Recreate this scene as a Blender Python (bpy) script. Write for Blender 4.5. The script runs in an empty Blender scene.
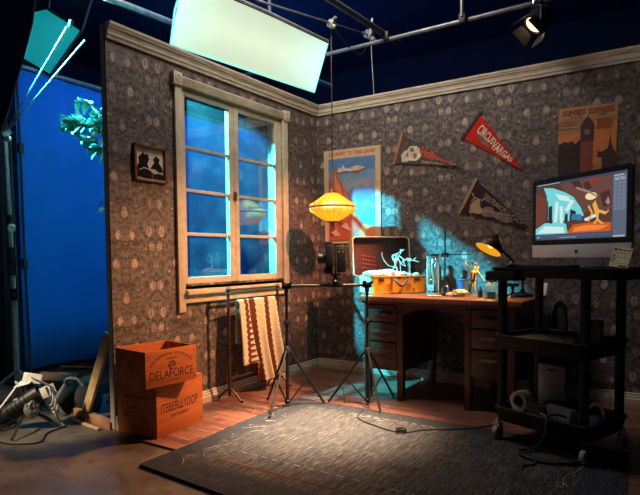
import bpy, bmesh, math, random
from mathutils import Vector as V, Matrix as MX
R = math.radians; PI = math.pi
random.seed(7)
SC = bpy.context.scene; COL = SC.collection

# ------------------------------------------------------------------ materials
class NT:
    def __init__(s, name):
        s.m = bpy.data.materials.new(name); s.m.use_nodes = True
        s.t = s.m.node_tree; s.t.nodes.clear()
        s.out = s.n('ShaderNodeOutputMaterial')
    def n(s, t, **kw):
        x = s.t.nodes.new(t)
        for k, v in kw.items(): setattr(x, k, v)
        return x
    def l(s, a, b): s.t.links.new(a, b)
    def put(s, sock, v):
        if isinstance(v, bpy.types.NodeSocket): s.l(v, sock)
        else: sock.default_value = v
    def math(s, op, a, b=None, c=None):
        x = s.n('ShaderNodeMath', operation=op)
        s.put(x.inputs[0], a)
        if b is not None: s.put(x.inputs[1], b)
        if c is not None: s.put(x.inputs[2], c)
        return x.outputs[0]
    def mix(s, f, a, b, bt='MIX'):
        x = s.n('ShaderNodeMix', data_type='RGBA', blend_type=bt)
        s.put(x.inputs[0], f)
        s.put(x.inputs[6], a if isinstance(a, bpy.types.NodeSocket) else (*a, 1)[:4])
        s.put(x.inputs[7], b if isinstance(b, bpy.types.NodeSocket) else (*b, 1)[:4])
        return x.outputs[2]
    def ramp(s, f, a, b, c=0., d=1.):
        x = s.n('ShaderNodeMapRange', interpolation_type='SMOOTHSTEP')
        for i, v in enumerate((f, a, b, c, d)): s.put(x.inputs[i], v)
        return x.outputs[0]
    def noise(s, vec, scale=5, detail=3, rough=.55):
        x = s.n('ShaderNodeTexNoise')
        if vec is not None: s.l(vec, x.inputs['Vector'])
        x.inputs['Scale'].default_value = scale; x.inputs['Detail'].default_value = detail
        x.inputs['Roughness'].default_value = rough
        return x.outputs['Fac']
    def obj(s): return s.n('ShaderNodeTexCoord').outputs['Object']
    def uv(s): return s.n('ShaderNodeTexCoord').outputs['UV']
    def pos(s): return s.n('ShaderNodeNewGeometry').outputs['Position']
    def scale(s, vec, v):
        x = s.n('ShaderNodeVectorMath', operation='MULTIPLY'); s.l(vec, x.inputs[0]); x.inputs[1].default_value = v
        return x.outputs[0]
    def xyz(s, vec):
        x = s.n('ShaderNodeSeparateXYZ'); s.l(vec, x.inputs[0]); return x.outputs
    def comb(s, a, b, c=0.):
        x = s.n('ShaderNodeCombineXYZ')
        for i, v in enumerate((a, b, c)): s.put(x.inputs[i], v)
        return x.outputs[0]
    def bsdf(s, col, rough=.5, metal=0., bump=None, bstr=.3, spec=.4, **kw):
        b = s.n('ShaderNodeBsdfPrincipled')
        s.put(b.inputs['Base Color'], col if isinstance(col, bpy.types.NodeSocket) else (*col, 1)[:4])
        s.put(b.inputs['Roughness'], rough); s.put(b.inputs['Metallic'], metal)
        b.inputs['Specular IOR Level'].default_value = spec
        for k, v in kw.items(): s.put(b.inputs[k], v)
        if bump is not None:
            bp = s.n('ShaderNodeBump'); s.put(bp.inputs['Height'], bump)
            bp.inputs['Strength'].default_value = bstr; bp.inputs['Distance'].default_value = .01
            s.l(bp.outputs[0], b.inputs['Normal'])
        return b.outputs[0]
    def done(s, sh): s.l(sh, s.out.inputs[0]); return s.m

def sc3(c, k): return tuple(min(1, x*k) for x in c[:3])
def mat(name, col, rough=.5, metal=0., var=.25, scale=12., bump=.0, stretch=(1, 1, 1), spec=.4, emis=0, **kw):
    t = NT(name)
    n = t.noise(t.scale(t.obj(), stretch), scale, 4)
    c = t.mix(t.ramp(n, .3, .7), sc3(col, 1-var), sc3(col, 1+var))
    if emis:
        kw['Emission Color'] = (*col[:3], 1); kw['Emission Strength'] = emis
    return t.done(t.bsdf(c, rough, metal, n if bump else None, bump, spec, **kw))
def emit(name, col, st=1.):
    t = NT(name); e = t.n('ShaderNodeEmission'); e.inputs[0].default_value = (*col, 1); e.inputs[1].default_value = st
    return t.done(e.outputs[0])

def wallpaper(name, axis, c0, z0):
    t = NT(name); p = t.xyz(t.pos())
    warp = t.noise(t.pos(), 30, 2)
    u = t.math('PINGPONG', t.math('SUBTRACT', p[axis], c0), .235)
    vv = t.math('FLOORED_MODULO', t.math('ADD', t.math('SUBTRACT', p[2], z0), .46), .527)
    w = t.math('MULTIPLY', t.math('SUBTRACT', warp, .5), .35)
    def ell(ua, va, ra, rb, s=.75):
        a = t.math('DIVIDE', t.math('SUBTRACT', u, ua), ra); b = t.math('DIVIDE', t.math('SUBTRACT', vv, va), rb)
        d = t.math('SQRT', t.math('ADD', t.math('MULTIPLY', a, a), t.math('MULTIPLY', b, b)))
        return t.ramp(t.math('ADD', d, w), s, 1.08, 1., 0.)
    def mx(l):
        o = l[0]
        for x in l[1:]: o = t.math('MAXIMUM', o, x)
        return o
    blobs = mx([ell(.05, .46, .023, .039), ell(.030, .362, .025, .030), ell(.082, .35, .010, .010), ell(.030, .11, .025, .031),
                ell(.183, .43, .023, .029), ell(.168, .255, .027, .033), ell(.235, .04, .026, .037), ell(.012, .235, .009, .010), ell(.11, .20, .008, .009), ell(.14, .09, .009, .008)])
    cuts = mx([ell(.052, .468, .005, .028, .5), ell(.03, .352, .003, .010, .4)])
    halo = mx([ell(.045, .40, .075, .11, .4), ell(.03, .13, .07, .08, .4), ell(.175, .33, .07, .13, .4), ell(.235, .08, .07, .09, .4)])
    mv = t.comb(u, vv, 0.)
    leaf = t.noise(mv, 30, 4, .62); leaf2 = t.noise(mv, 64, 3, .6); big = t.noise(t.pos(), 2.2, 3)
    vor = t.n('ShaderNodeTexVoronoi', feature='DISTANCE_TO_EDGE'); t.l(mv, vor.inputs[0]); vor.inputs['Scale'].default_value = 34
    vein = t.ramp(vor.outputs['Distance'], .0, .10, 1, 0)
    bg = t.mix(t.ramp(leaf, .40, .60), (.044, .034, .034), (.168, .128, .114))
    bg = t.mix(t.math('MULTIPLY', vein, .35), bg, (.23, .195, .17))
    bg = t.mix(t.math('MULTIPLY', t.ramp(leaf2, .52, .66), .5), bg, (.26, .22, .185))
    dk = t.math('MULTIPLY', halo, t.ramp(leaf, .42, .56, 1, .15))
    bg = t.mix(t.math('MULTIPLY', dk, .6), bg, (.024, .022, .029))
    lt = t.mix(t.ramp(leaf2, .35, .65), (.26, .185, .155), (.62, .48, .39))
    vb = t.noise(t.pos(), 9, 3)
    c = t.mix(t.math('MULTIPLY', blobs, t.ramp(vb, .32, .62, .30, .95)), bg, lt)
    c = t.mix(t.ramp(t.noise(t.pos(), 5.5, 4, .65), .50, .68, 0, .5), c, (.045, .036, .034))
    c = t.mix(t.math('MULTIPLY', cuts, .75), c, (.045, .035, .03))
    c = t.mix(t.ramp(big, .35, .75, 0., .35), c, (.085, .066, .060))
    return t.done(t.bsdf(c, .55, 0, leaf, .12, .35))

def planks(name):
    t = NT(name); p = t.xyz(t.pos())
    row = t.math('DIVIDE', p[1], .083); ri = t.math('FLOOR', row); rf = t.math('FRACT', row)
    off = t.math('MULTIPLY', t.math('FRACT', t.math('MULTIPLY', ri, .618)), 1.9)
    col = t.math('DIVIDE', t.math('ADD', p[0], off), 1.15); cf = t.math('FRACT', col); ci = t.math('FLOOR', col)
    wn = t.n('ShaderNodeTexWhiteNoise', noise_dimensions='2D'); t.l(t.comb(ri, ci), wn.inputs['Vector'])
    g = t.noise(t.scale(t.pos(), (3, 55, 1)), 1.6, 5, .6)
    c = t.mix(wn.outputs['Value'], (.095, .034, .024), (.28, .115, .075))
    c = t.mix(t.ramp(g, .35, .7), c, (.085, .022, .012))
    sc = t.noise(t.scale(t.pos(), (2, 9, 1)), 7, 4, .7)
    c = t.mix(t.ramp(sc, .50, .72, 0, .6), c, (.42, .24, .17))
    c = t.mix(t.math('MULTIPLY', t.ramp(t.math('ABSOLUTE', t.math('SUBTRACT', rf, .10)), .02, .09, .55, 0), t.ramp(sc, .35, .6)), c, (.50, .31, .23))
    gap = t.math('MAXIMUM', t.math('LESS_THAN', rf, .035), t.math('LESS_THAN', cf, .003))
    c = t.mix(t.math('MULTIPLY', gap, .8), c, (.02, .008, .006))
    return t.done(t.bsdf(c, t.ramp(g, .3, .7, .28, .5), 0, t.math('SUBTRACT', g, gap), .12, .45))

def concrete(name):
    t = NT(name); p = t.pos()
    a = t.noise(p, 2.2, 5, .6); b = t.noise(p, 11, 4, .65); d = t.noise(p, 60, 2)
    c = t.mix(t.ramp(a, .3, .7), (.060, .045, .034), (.145, .110, .080))
    c = t.mix(t.ramp(b, .53, .62, 0, .8), c, (.045, .038, .033))
    c = t.mix(t.ramp(d, .4, .8, 0, .3), c, (.20, .16, .125))
    return t.done(t.bsdf(c, t.ramp(a, .3, .7, .3, .6), 0, b, .1, .4))

def rugmat(name):
    t = NT(name); p = t.pos(); x = t.xyz(p)
    a = t.noise(t.scale(p, (48, 2.2, 1)), 1.5, 4, .65)
    b = t.noise(t.scale(p, (150, 9, 1)), 1.3, 3, .7)
    big = t.noise(p, 1.6, 3)
    weave = t.n('ShaderNodeTexWave', wave_type='BANDS', bands_direction='X'); t.l(p, weave.inputs[0]); weave.inputs['Scale'].default_value = 38; weave.inputs['Distortion'].default_value = 1.5
    c = t.mix(t.ramp(a, .36, .64), (.014, .017, .024), (.060, .060, .062))
    c = t.mix(t.ramp(b, .48, .66, 0, .85), c, (.17, .155, .135))
    c = t.mix(t.math('MULTIPLY', weave.outputs['Fac'], .22), c, (.035, .038, .045))
    c = t.mix(t.ramp(big, .4, .7, 0, .35), c, (.05, .055, .065))
    # border darker blue cloth
    e = t.math('MINIMUM', t.math('MINIMUM', t.math('SUBTRACT', x[0], .60), t.math('SUBTRACT', 2.62, x[0])), t.math('MINIMUM', t.math('ADD', x[1], 2.53), t.math('SUBTRACT', -1.08, x[1])))
    c = t.mix(t.ramp(e, .10, .17, .55, 0), c, (.017, .022, .034))
    return t.done(t.bsdf(c, .95, 0, t.math('ADD', a, t.math('MULTIPLY', weave.outputs['Fac'], .6)), .5, .1))

def woodmat(name, ca, cb, axis=(1, 12, 12), scale=3, rough=.5, dark=None):
    t = NT(name); o = t.obj()
    g = t.noise(t.scale(o, axis), scale, 5, .65); k = t.noise(t.scale(o, axis), scale*.35, 2)
    c = t.mix(t.ramp(g, .32, .68), ca, cb)
    c = t.mix(t.ramp(k, .5, .75, 0, .45), c, dark or sc3(ca, .55))
    return t.done(t.bsdf(c, rough, 0, g, .1, .4))

def cloth(name, col, var=.15, scale=60, rough=.9, **kw): return mat(name, col, rough, 0, var, scale, .25, spec=.1, **kw)

m_wall_l = wallpaper('wallpaper on the window wall', 1, -1.915, 2.267)
m_wall_b = wallpaper('wallpaper on the desk wall', 0, 1.233, 2.30)
m_planks = planks('red brown floorboards'); m_conc = concrete('stained concrete'); m_rug = rugmat('patched grey blue rug')
m_trim = woodmat('cream painted trim', (.46, .40, .29), (.60, .53, .40), (3, 3, 3), 5, .5, (.36, .30, .21))
m_trim2 = woodmat('aged cornice paint', (.54, .48, .38), (.70, .63, .50), (4, 4, 20), 4, .5, (.24, .19, .13))
m_ply = woodmat('bare plywood', (.50, .42, .32), (.62, .54, .42), (4, 4, 1), 6, .7)
m_pine = woodmat('pine timber', (.42, .27, .12), (.60, .42, .22), (3, 3, 3), 5, .6)
m_desk = woodmat('dark oak', (.060, .024, .014), (.125, .050, .028), (2, 14, 14), 3, .38)
m_desktop = woodmat('lighter oak top', (.20, .075, .035), (.33, .14, .065), (2, 14, 2), 3, .35)  # lighter oak than the desk body
m_crate = woodmat('orange crate wood', (.38, .096, .022), (.50, .145, .036), (14, 2, 14), 2.2, .6)
m_crate2 = woodmat('older crate wood', (.37, .086, .018), (.49, .130, .031), (14, 2, 14), 2.0, .6)
m_ink = mat('burnt dark ink', (.035, .014, .010), .8)
m_frame = woodmat('mahogany frame', (.11, .035, .022), (.20, .07, .045), (8, 8, 8), 5, .4)
m_black = mat('black plastic', (.014, .014, .016), .45, var=.2)
m_cart = mat('cart black plastic', (.007, .007, .009), .55, var=.25, scale=30, spec=.2)
m_rim = mat('scuffed cart rim', (.040, .038, .042), .4, var=.4, scale=30)
m_rubber = mat('black rubber', (.012, .012, .012), .7)
m_metal = mat('brushed steel', (.55, .55, .56), .35, 1.)
m_pipe = mat('painted grey pipe', (.18, .19, .22), .4, .6)
m_chrome = mat('chrome', (.75, .76, .78), .18, 1., var=.05)
m_alu = mat('silver aluminium', (.56, .55, .53), .42, .35, var=.04)
m_iron = mat('black iron', (.015, .014, .015), .4, .3)
m_bronze = mat('bronze tube', (.090, .050, .032), .42, .6)
m_white = mat('white paint', (.72, .70, .62), .5)
m_cream = mat('cream leather', (.72, .66, .50), .55)
m_orange = mat('amber leather', (.88, .40, .030), .5, var=.12, scale=25)
m_brownleather = mat('dark brown leather', (.11, .035, .022), .5)
m_lining = cloth('plum brown lining', (.135, .066, .060))
m_red = mat('red felt', (.50, .022, .012), .85, var=.12, scale=40, spec=.1)
m_redprint = mat('red print', (.62, .07, .035), .7)
m_printcream = mat('cream print', (.68, .60, .44), .8)
m_purple = mat('plum felt', (.045, .020, .026), .9, scale=40, spec=.1)
m_greyfelt = mat('faded grey felt', (.095, .075, .070), .9, scale=40, spec=.1)
m_pale = mat('pale card', (.70, .62, .42), .8, var=.06)
m_paper = mat('white paper', (.70, .69, .64), .8, var=.06)
m_fluff = cloth('white wadding', (.55, .60, .60), .1, 40)
m_navy = mat('studio dark blue paint', (.014, .032, .085), .9, var=.1, scale=3)
m_blackout = cloth('black duvetyne', (.010, .011, .015))
m_bluescr = cloth('blue screen cloth', (.010, .15, .60), .04, 3)
m_grey = mat('mid grey plastic', (.16, .155, .15), .55)
m_bone = mat('bone white resin', (.50, .47, .38), .6)
m_yellow = mat('ochre puppet', (.62, .33, .055), .6)
m_bluecup = mat('slate blue plastic', (.11, .24, .55), .45)
m_leaf = mat('green leaf', (.12, .20, .15), .5, var=.35, scale=30)
m_bag = cloth('charcoal bag cloth', (.030, .032, .038))
m_clip = mat('dull foil grey', (.30, .30, .29), .4, .4)
m_cardboard = mat('brown cardboard', (.27, .16, .095), .8)
m_cablewhite = mat('white cable', (.62, .60, .56), .5)
m_thread = mat('pale thread', (.36, .32, .27), .9)
m_redthread = mat('red thread', (.40, .10, .06), .9)

def glassmat(name, tint, dust=.0, refl=.1):
    t = NT(name); tr = t.n('ShaderNodeBsdfTransparent'); tr.inputs[0].default_value = (*tint, 1)
    gl = t.n('ShaderNodeBsdfGlossy'); gl.inputs['Roughness'].default_value = .015
    fr = t.n('ShaderNodeLayerWeight'); fr.inputs[0].default_value = .22
    mx = t.n('ShaderNodeMixShader'); t.put(mx.inputs[0], t.math('MULTIPLY_ADD', fr.outputs['Fresnel'], .48, refl)); t.l(tr.outputs[0], mx.inputs[1]); t.l(gl.outputs[0], mx.inputs[2])
    o = mx.outputs[0]
    if dust:
        a = t.noise(t.scale(t.pos(), (1, 1.2, 2.5)), 3.2, 5, .6)
        td = t.n('ShaderNodeBsdfTranslucent'); td.inputs[0].default_value = (.85, .9, .92, 1)
        m2 = t.n('ShaderNodeMixShader'); t.put(m2.inputs[0], t.ramp(a, .3, .75, dust*.45, dust*1.35)); t.l(o, m2.inputs[1]); t.l(td.outputs[0], m2.inputs[2]); o = m2.outputs[0]
    return t.done(o)
m_pane = glassmat('dusty window glass', (.97, .985, .99), .008, .05)
m_jar = glassmat('clear jar glass', (.90, .95, .95), .10, .08)

# ------------------------------------------------------------------ mesh helpers
def loft(bm, rings, cap0=True, cap1=True, closed=True):
    vr = [[bm.verts.new(p) for p in r] for r in rings]
    n = len(vr[0])
    for a, b in zip(vr, vr[1:]):
        for i in range(n if closed else n-1):
            j = (i+1) % n
            try: bm.faces.new((a[i], a[j], b[j], b[i]))
            except ValueError: pass
    if cap0 and n > 2: bm.faces.new(vr[0][::-1])
    if cap1 and n > 2: bm.faces.new(vr[-1])
    return vr
def box(bm, c, s, rot=None, bev=0.):
    vs = bmesh.ops.create_cube(bm, size=1)['verts']
    for v in vs:
        q = V((v.co.x*s[0], v.co.y*s[1], v.co.z*s[2]))
        if rot is not None: q = rot @ q
        v.co = q + V(c)
    if bev:
        es = list({e for v in vs for e in v.link_edges})
        bmesh.ops.bevel(bm, geom=es, offset=bev, segments=2, affect='EDGES', profile=.6)
def frame_of(d):
    d = V(d).normalized(); a = V((0, 0, 1)) if abs(d.z) < .9 else V((1, 0, 0))
    x = a.cross(d).normalized(); return x, d.cross(x)
def tube(bm, pts, r, seg=8, caps=True):
    pts = [V(p) for p in pts]; n = len(pts); rings = []
    x = None
    for i, p in enumerate(pts):
        d = (pts[min(i+1, n-1)] - pts[max(i-1, 0)])
        if d.length < 1e-9: d = V((0, 0, 1))
        d.normalize()
        if x is None: x, y = frame_of(d)
        else:
            x = (x - d*x.dot(d)).normalized(); y = d.cross(x)
        rr = r[i] if isinstance(r, (list, tuple)) else r
        rings.append([p + (x*math.cos(2*PI*k/seg) + y*math.sin(2*PI*k/seg))*rr for k in range(seg)])
    loft(bm, rings, caps, caps)
def curve_pts(ctrl, n=8):
    c = [V(p) for p in ctrl]; c = [c[0]*2-c[1]] + c + [c[-1]*2-c[-2]]; out = []
    for i in range(1, len(c)-2):
        for k in range(n):
            t = k/n; a, b, d, e = c[i-1], c[i], c[i+1], c[i+2]
            out.append(.5*((2*b) + (d-a)*t + (2*a-5*b+4*d-e)*t*t + (3*b-a-3*d+e)*t**3))
    return out + [c[-2]]
def lathe(bm, prof, seg=24, mx=None, cap0=True, cap1=True):
    mx = mx or MX(); rings = []
    for r, z in prof:
        rings.append([mx @ V((max(r, 1e-5)*math.cos(2*PI*k/seg), max(r, 1e-5)*math.sin(2*PI*k/seg), z)) for k in range(seg)])
    loft(bm, rings, cap0, cap1)
def ball(bm, c, r, s=(1, 1, 1), rot=None, sub=2):
    vs = bmesh.ops.create_icosphere(bm, subdivisions=sub, radius=r)['verts']
    for v in vs:
        q = V((v.co.x*s[0], v.co.y*s[1], v.co.z*s[2]))
        if rot is not None: q = rot @ q
        v.co = q + V(c)
def prism(bm, poly, f, t0, t1):
    loft(bm, [[V(f(u, v, t0)) for u, v in poly], [V(f(u, v, t1)) for u, v in poly]])
def BM(): return bmesh.new()
def rrect(hx, hy, r, n=4):
    o = []
    for cx, cy, a0 in ((hx-r, hy-r, 0), (-hx+r, hy-r, 90), (-hx+r, -hy+r, 180), (hx-r, -hy+r, 270)):
        for k in range(n+1):
            a = R(a0+90*k/n); o.append((cx+r*math.cos(a), cy+r*math.sin(a)))
    return o
def obj(name, bm, m, parent=None, loc=None, flat=False):
    bmesh.ops.recalc_face_normals(bm, faces=bm.faces)
    me = bpy.data.meshes.new(name); bm.to_mesh(me); bm.free()
    if not flat:
        for p in me.polygons: p.use_smooth = True
        me.set_sharp_from_angle(angle=R(38))
    me.materials.append(m)
    o = bpy.data.objects.new(name, me); COL.objects.link(o)
    if parent: o.parent = parent
    if loc is not None: o.location = loc
    return o
def tag(o, label, cat, group=None, kind=None):
    o['label'] = label; o['category'] = cat
    if group: o['group'] = group
    if kind: o['kind'] = kind
    return o
def thing(name, label, cat, loc=(0, 0, 0), rz=0., group=None, kind=None):
    o = bpy.data.objects.new(name, None); COL.objects.link(o); o.empty_display_size = .05
    o.location = loc; o.rotation_euler = (0, 0, rz)
    return tag(o, label, cat, group, kind)
def struct(name, bm, m, label, cat, parent=None):
    o = obj(name, bm, m, parent, flat=True)
    if parent is None: tag(o, label, cat, None, 'structure')
    return o
def dup(root, loc=None, rz=None, label=None):
    r = root.copy(); COL.objects.link(r)
    if loc is not None: r.location = loc
    if rz is not None: r.rotation_euler = (0, 0, rz)
    if label: r['label'] = label
    for ch in list(root.children):
        c = ch.copy(); COL.objects.link(c); c.parent = r
        for g in list(ch.children):
            d = g.copy(); COL.objects.link(d); d.parent = c
    return r
_txt = {}
BOLD = 0.
def text_geo(s):
    if (s, BOLD) in _txt: return _txt[(s, BOLD)]
    cu = bpy.data.curves.new('t', 'FONT'); cu.body = s; cu.resolution_u = 3; cu.offset = BOLD
    o = bpy.data.objects.new('t', cu); COL.objects.link(o)
    dg = bpy.context.evaluated_depsgraph_get(); dg.update()
    me = o.evaluated_get(dg).to_mesh()
    vs = [v.co.copy() for v in me.vertices]; fs = [tuple(p.vertices) for p in me.polygons]
    bpy.data.objects.remove(o); bpy.data.curves.remove(cu)
    x0 = min(v.x for v in vs); x1 = max(v.x for v in vs); y0 = min(v.y for v in vs); y1 = max(v.y for v in vs)
    _txt[(s, BOLD)] = ([((v.x-x0)/(x1-x0), (v.y-y0)/(y1-y0)) for v in vs], fs)
    return _txt[(s, BOLD)]
def text_add(bm, s, f):
    vs, fs = text_geo(s)
    bv = [bm.verts.new(f(u, v)) for u, v in vs]
    for q in fs:
        try: bm.faces.new([bv[i] for i in q])
        except ValueError: pass
def lettering(name, lines, m, parent, bold=0.):
    global BOLD
    BOLD = bold; bm = BM()
    for s, f in lines: text_add(bm, s, f)
    me = bpy.data.meshes.new(name); bm.to_mesh(me); bm.free(); me.materials.append(m)
    o = bpy.data.objects.new(name, me); COL.objects.link(o); o.parent = parent
    return o

# ------------------------------------------------------------------ camera
yaw, pit, rol = -.5793, -.0523, -.0086
CAMP = V((2.863, -4.3487, 1.0437))
fw = V((math.cos(pit)*math.sin(yaw), math.cos(pit)*math.cos(yaw), math.sin(pit)))
rt = V((math.cos(yaw), -math.sin(yaw), 0)); up = rt.cross(fw)
r2 = rt*math.cos(rol)+up*math.sin(rol); u2 = -rt*math.sin(rol)+up*math.cos(rol)
cd = bpy.data.cameras.new('camera'); cam = bpy.data.objects.new('camera', cd); COL.objects.link(cam)
cam.matrix_world = MX(((r2.x, u2.x, -fw.x, CAMP.x), (r2.y, u2.y, -fw.y, CAMP.y), (r2.z, u2.z, -fw.z, CAMP.z), (0, 0, 0, 1)))
cd.sensor_width = 36; cd.lens = 554.005*36/640; cd.shift_y = 37.72/640; cd.clip_start = .05
SC.camera = cam
SC.view_settings.view_transform = 'Standard'; SC.view_settings.look = 'None'; SC.view_settings.gamma = 1; SC.view_settings.use_curve_mapping = False
SC.view_settings.exposure = 0.0
SC.cycles.use_denoising = True; SC.cycles.max_bounces = 8; SC.cycles.transparent_max_bounces = 12
SC.cycles.sample_clamp_indirect = 4.0; SC.cycles.caustics_reflective = False; SC.cycles.caustics_refractive = False

# ------------------------------------------------------------------ setting
H = 2.42; YL = -2.253
def sbox(name, lo, hi, m, label, cat):
    bm = BM(); box(bm, [(a+b)/2 for a, b in zip(lo, hi)], [b-a for a, b in zip(lo, hi)])
    return struct(name, bm, m, label, cat)
sbox('floor', (-6, -8, -.12), (7, 4.6, -.012), m_conc, 'stained concrete studio floor around the set', 'floor')
bm = BM()
loft(bm, [[V((x, y, z)) for x, y in ((-.02, -2.30), (3.6, -2.30), (3.6, .02), (-.02, .02))] for z in (-.012, 0)])
struct('floor_boards', bm, m_planks, 'red brown floorboards of the room set', 'floor')
sbox('ceiling', (-6, -8, 4.4), (7, 4.6, 4.5), m_navy, 'dark blue studio ceiling far above the set', 'ceiling')
sbox('wall_studio_back', (-6, 4.5, -.1), (7, 4.6, 4.4), m_navy, 'dark blue studio wall behind the set', 'wall')
sbox('wall_studio_left', (-6.1, -8, -.1), (-6, 4.6, 4.4), m_navy, 'dark blue studio wall beyond the blue backdrop', 'wall')
sbox('wall_studio_right', (7, -8, -.1), (7.1, 4.6, 4.4), m_navy, 'dark studio wall to the right of the set', 'wall')
# window wall with its opening
WY0, WY1, WZ0, WZ1 = -1.69, -.555, .86, 2.235
bm = BM()
for (y0, y1, z0, z1) in ((YL, WY0, 0, H), (WY1, 0, 0, H), (WY0, WY1, 0, WZ0), (WY0, WY1, WZ1, H)):
    box(bm, (-.006, (y0+y1)/2, (z0+z1)/2), (.012, y1-y0, z1-z0))
wl = struct('wall_left', bm, m_wall_l, 'papered set wall with the tall white window', 'wall')
bm = BM()
for y in (YL+.022, -1.72, -.53, -.03): box(bm, (-.030, y, H/2), (.036, .044, H))
for z in (.03, .84, 2.21, H-.03): box(bm, (-.0299, YL/2, z), (.035, abs(YL)-.01, .05))
struct('wall_frame', bm, m_ply, '', '', wl)
bm = BM(); box(bm, (1.6, .03, H/2), (3.4, .06, H))
struct('wall_back', bm, m_wall_b, 'papered set wall behind the desk', 'wall')
prof_c = [(0, 2.335), (.012, 2.335), (.016, 2.352), (.022, 2.358), (.024, 2.372), (.030, 2.388), (.038, 2.396), (.040, 2.404), (.045, 2.410), (.048, 2.425), (0, 2.425)]
prof_b = [(0, 0), (.022, 0), (.022, .042), (.016, .048), (.016, .060), (.012, .066), (.012, .080), (0, .084)]
def run(name, prof, m, label, cat, back):
    bm = BM()
    if back: rings = [[V((x0 + d*k, -d-.001, z)) for d, z in prof] for x0, k in ((0, 1), (3.3, 0))]
    else: rings = [[V((d+.001, y0 - d*k, z)) for d, z in prof] for y0, k in ((YL, 0), (0, 1))]
    loft(bm, rings); return struct(name, bm, m, label, cat)
run('trim_1', prof_c, m_trim2, 'cream cornice along the top of the window wall', 'cornice', False)
run('trim_2', prof_c, m_trim2, 'cream cornice along the top of the desk wall', 'cornice', True)
run('baseboard_left', prof_b, m_trim, 'cream baseboard under the window', 'baseboard', False)
run('baseboard_back', prof_b, m_trim, 'cream baseboard behind the desk', 'baseboard', True)

# window
win = thing('window_1', 'tall cream two sash window showing blue night light', 'window', (0, 0, 0), kind='structure')
def wpart(name, boxes, m=m_trim, parent=win, bev=.003):
    bm = BM()
    for lo, hi in boxes: box(bm, [(a+b)/2 for a, b in zip(lo, hi)], [b-a for a, b in zip(lo, hi)], None, bev)
    return obj(name, bm, m, parent)
wpart('casing', [((.001, -1.742, .668), (.022, -1.682, 2.20))]); wpart('casing', [((.001, -.553, .72), (.022, -.487, 2.20))])
hd = [((.001, -1.70, 2.198), (.020, -.515, 2.262))] + [((.018, -1.70, 2.203+.0115*i), (.025, -.515, 2.2095+.0115*i)) for i in range(5)]
wpart('head_casing', hd, bev=.001)
for y in (-1.722, -.505):
    b = wpart('corner_block', [((.001, y-.038, 2.192), (.034, y+.038, 2.277))])
    bm = BM(); lathe(bm, [(.026, 0), (.026, .003), (.020, .004), (.018, .001), (.012, .001), (.009, .004), (0, .004)], 16, MX.Translation((.034, y, 2.235)) @ MX.Rotation(PI/2, 4, 'Y'))
    obj('rosette', bm, m_trim, b)
wpart('sill', [((.001, -1.684, .786), (.052, -.545, .812)), ((.001, -1.684, .812), (.030, -.545, .822))])
wpart('apron', [((.001, -1.682, .728), (.018, -.553, .784)), ((.001, -1.682, .728), (.026, -.553, .742))])
wpart('jamb', [((-.125, -1.715, .82), (0, -1.688, 2.21)), ((-.125, -.578, .82), (0, -.545, 2.21)), ((-.030, -1.69, 2.172), (-.006, -.575, 2.21)), ((-.125, -1.70, 2.205), (0, -.56, 2.235)), ((-.125, -1.70, .82), (0, -.56, .845))], bev=.001)
mz = (1.800, 1.507, 1.205)
for y0, y1 in ((-1.687, -1.146), (-1.143, -.579)):
    st = .047
    bx = [((-.034, y0, .846), (.0, y0+st, 2.175)), ((-.034, y1-st-.013, .846), (.0, y1, 2.175)), ((-.0335, y0, .846), (-.0005, y1, .905)), ((-.0335, y0, 2.148), (-.0005, y1, 2.175))]
    bx += [((-.030, y0+.02, z-.011), (-.004, y1-.02, z+.011)) for z in mz]
    s = wpart('sash', bx, bev=.002)
    bm = BM(); box(bm, (-.019, (y0+y1)/2, 1.51), (.003, y1-y0-.05, 1.26)); obj('pane', bm, m_pane, s, flat=True)
bm = BM(); box(bm, (.004, -1.145, 1.505), (.008, .03, .07), None, .002); tube(bm, [(.008, -1.145, 1.515), (.022, -1.145, 1.515), (.028, -1.165, 1.508)], .006, 8)
obj('latch', bm, m_bronze, win)

# blue backdrop
bm = BM(); rings = []
for i in range(61):
    y = -1.66 + i*.09; x = -2.1 + .012*math.sin(i*.55) + .008*math.sin(i*1.7+1)
    rings.append([V((x, y, z)) for z in (.03 + .02*math.sin(i*.4), .5, 1.2, 2.0, 2.72)])
loft(bm, rings, False, False, False)
t_bd = thing('blue_backdrop', 'tall bright blue cloth backdrop hanging outside the window', 'backdrop', (-2.1, 0, 0))
o = obj('cloth_sheet', bm, m_bluescr, t_bd); o.location = (2.1, 0, 0); md = o.modifiers.new('s', 'SOLIDIFY'); md.thickness = .004
bm = BM(); tube(bm, [(0, -1.7, 2.75), (0, 3.8, 2.75)], .025, 10); obj('top_bar', bm, m_pipe, t_bd)
bm = BM()
for y in (-1.6, 3.7): tube(bm, [(-.03, y, -.012), (-.03, y, 2.75)], .02, 8)
obj('support_pole', bm, m_iron, t_bd)
bm = BM(); rings = []
for i in range(25):
    x = -2.07+i*.05; rings.append([V((x, y, -.0105+.004*max(0, math.sin(x*17+y*9))+.003*max(0, math.sin(y*23)))) for y in [-1.95+.1*k for k in range(34)]])
loft(bm, rings, False, False, False); o = obj('dark_floor_sheet', bm, m_blackout); o.modifiers.new('s', 'SOLIDIFY').thickness = .001  # added sheet, gives the floor its shade below the backdrop hem
tag(o, 'added black sheet standing in for the shaded floor below the blue backdrop', 'cloth')
# black drape
bm = BM(); rings = []
for i in range(60):
    y = -1.78 - i*.03; x = -2.0 + .03*math.sin(i*.9) + .012*math.sin(i*2.3)
    rings.append([V((x, y, z)) for z in (-.01, .8, 1.8, 2.9)])
loft(bm, rings, False, False, False)
o = obj('black_drape', bm, m_blackout); o.modifiers.new('s', 'SOLIDIFY').thickness = .006
tag(o, 'black blackout drape hanging to the left of the blue backdrop', 'drape')


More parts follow.
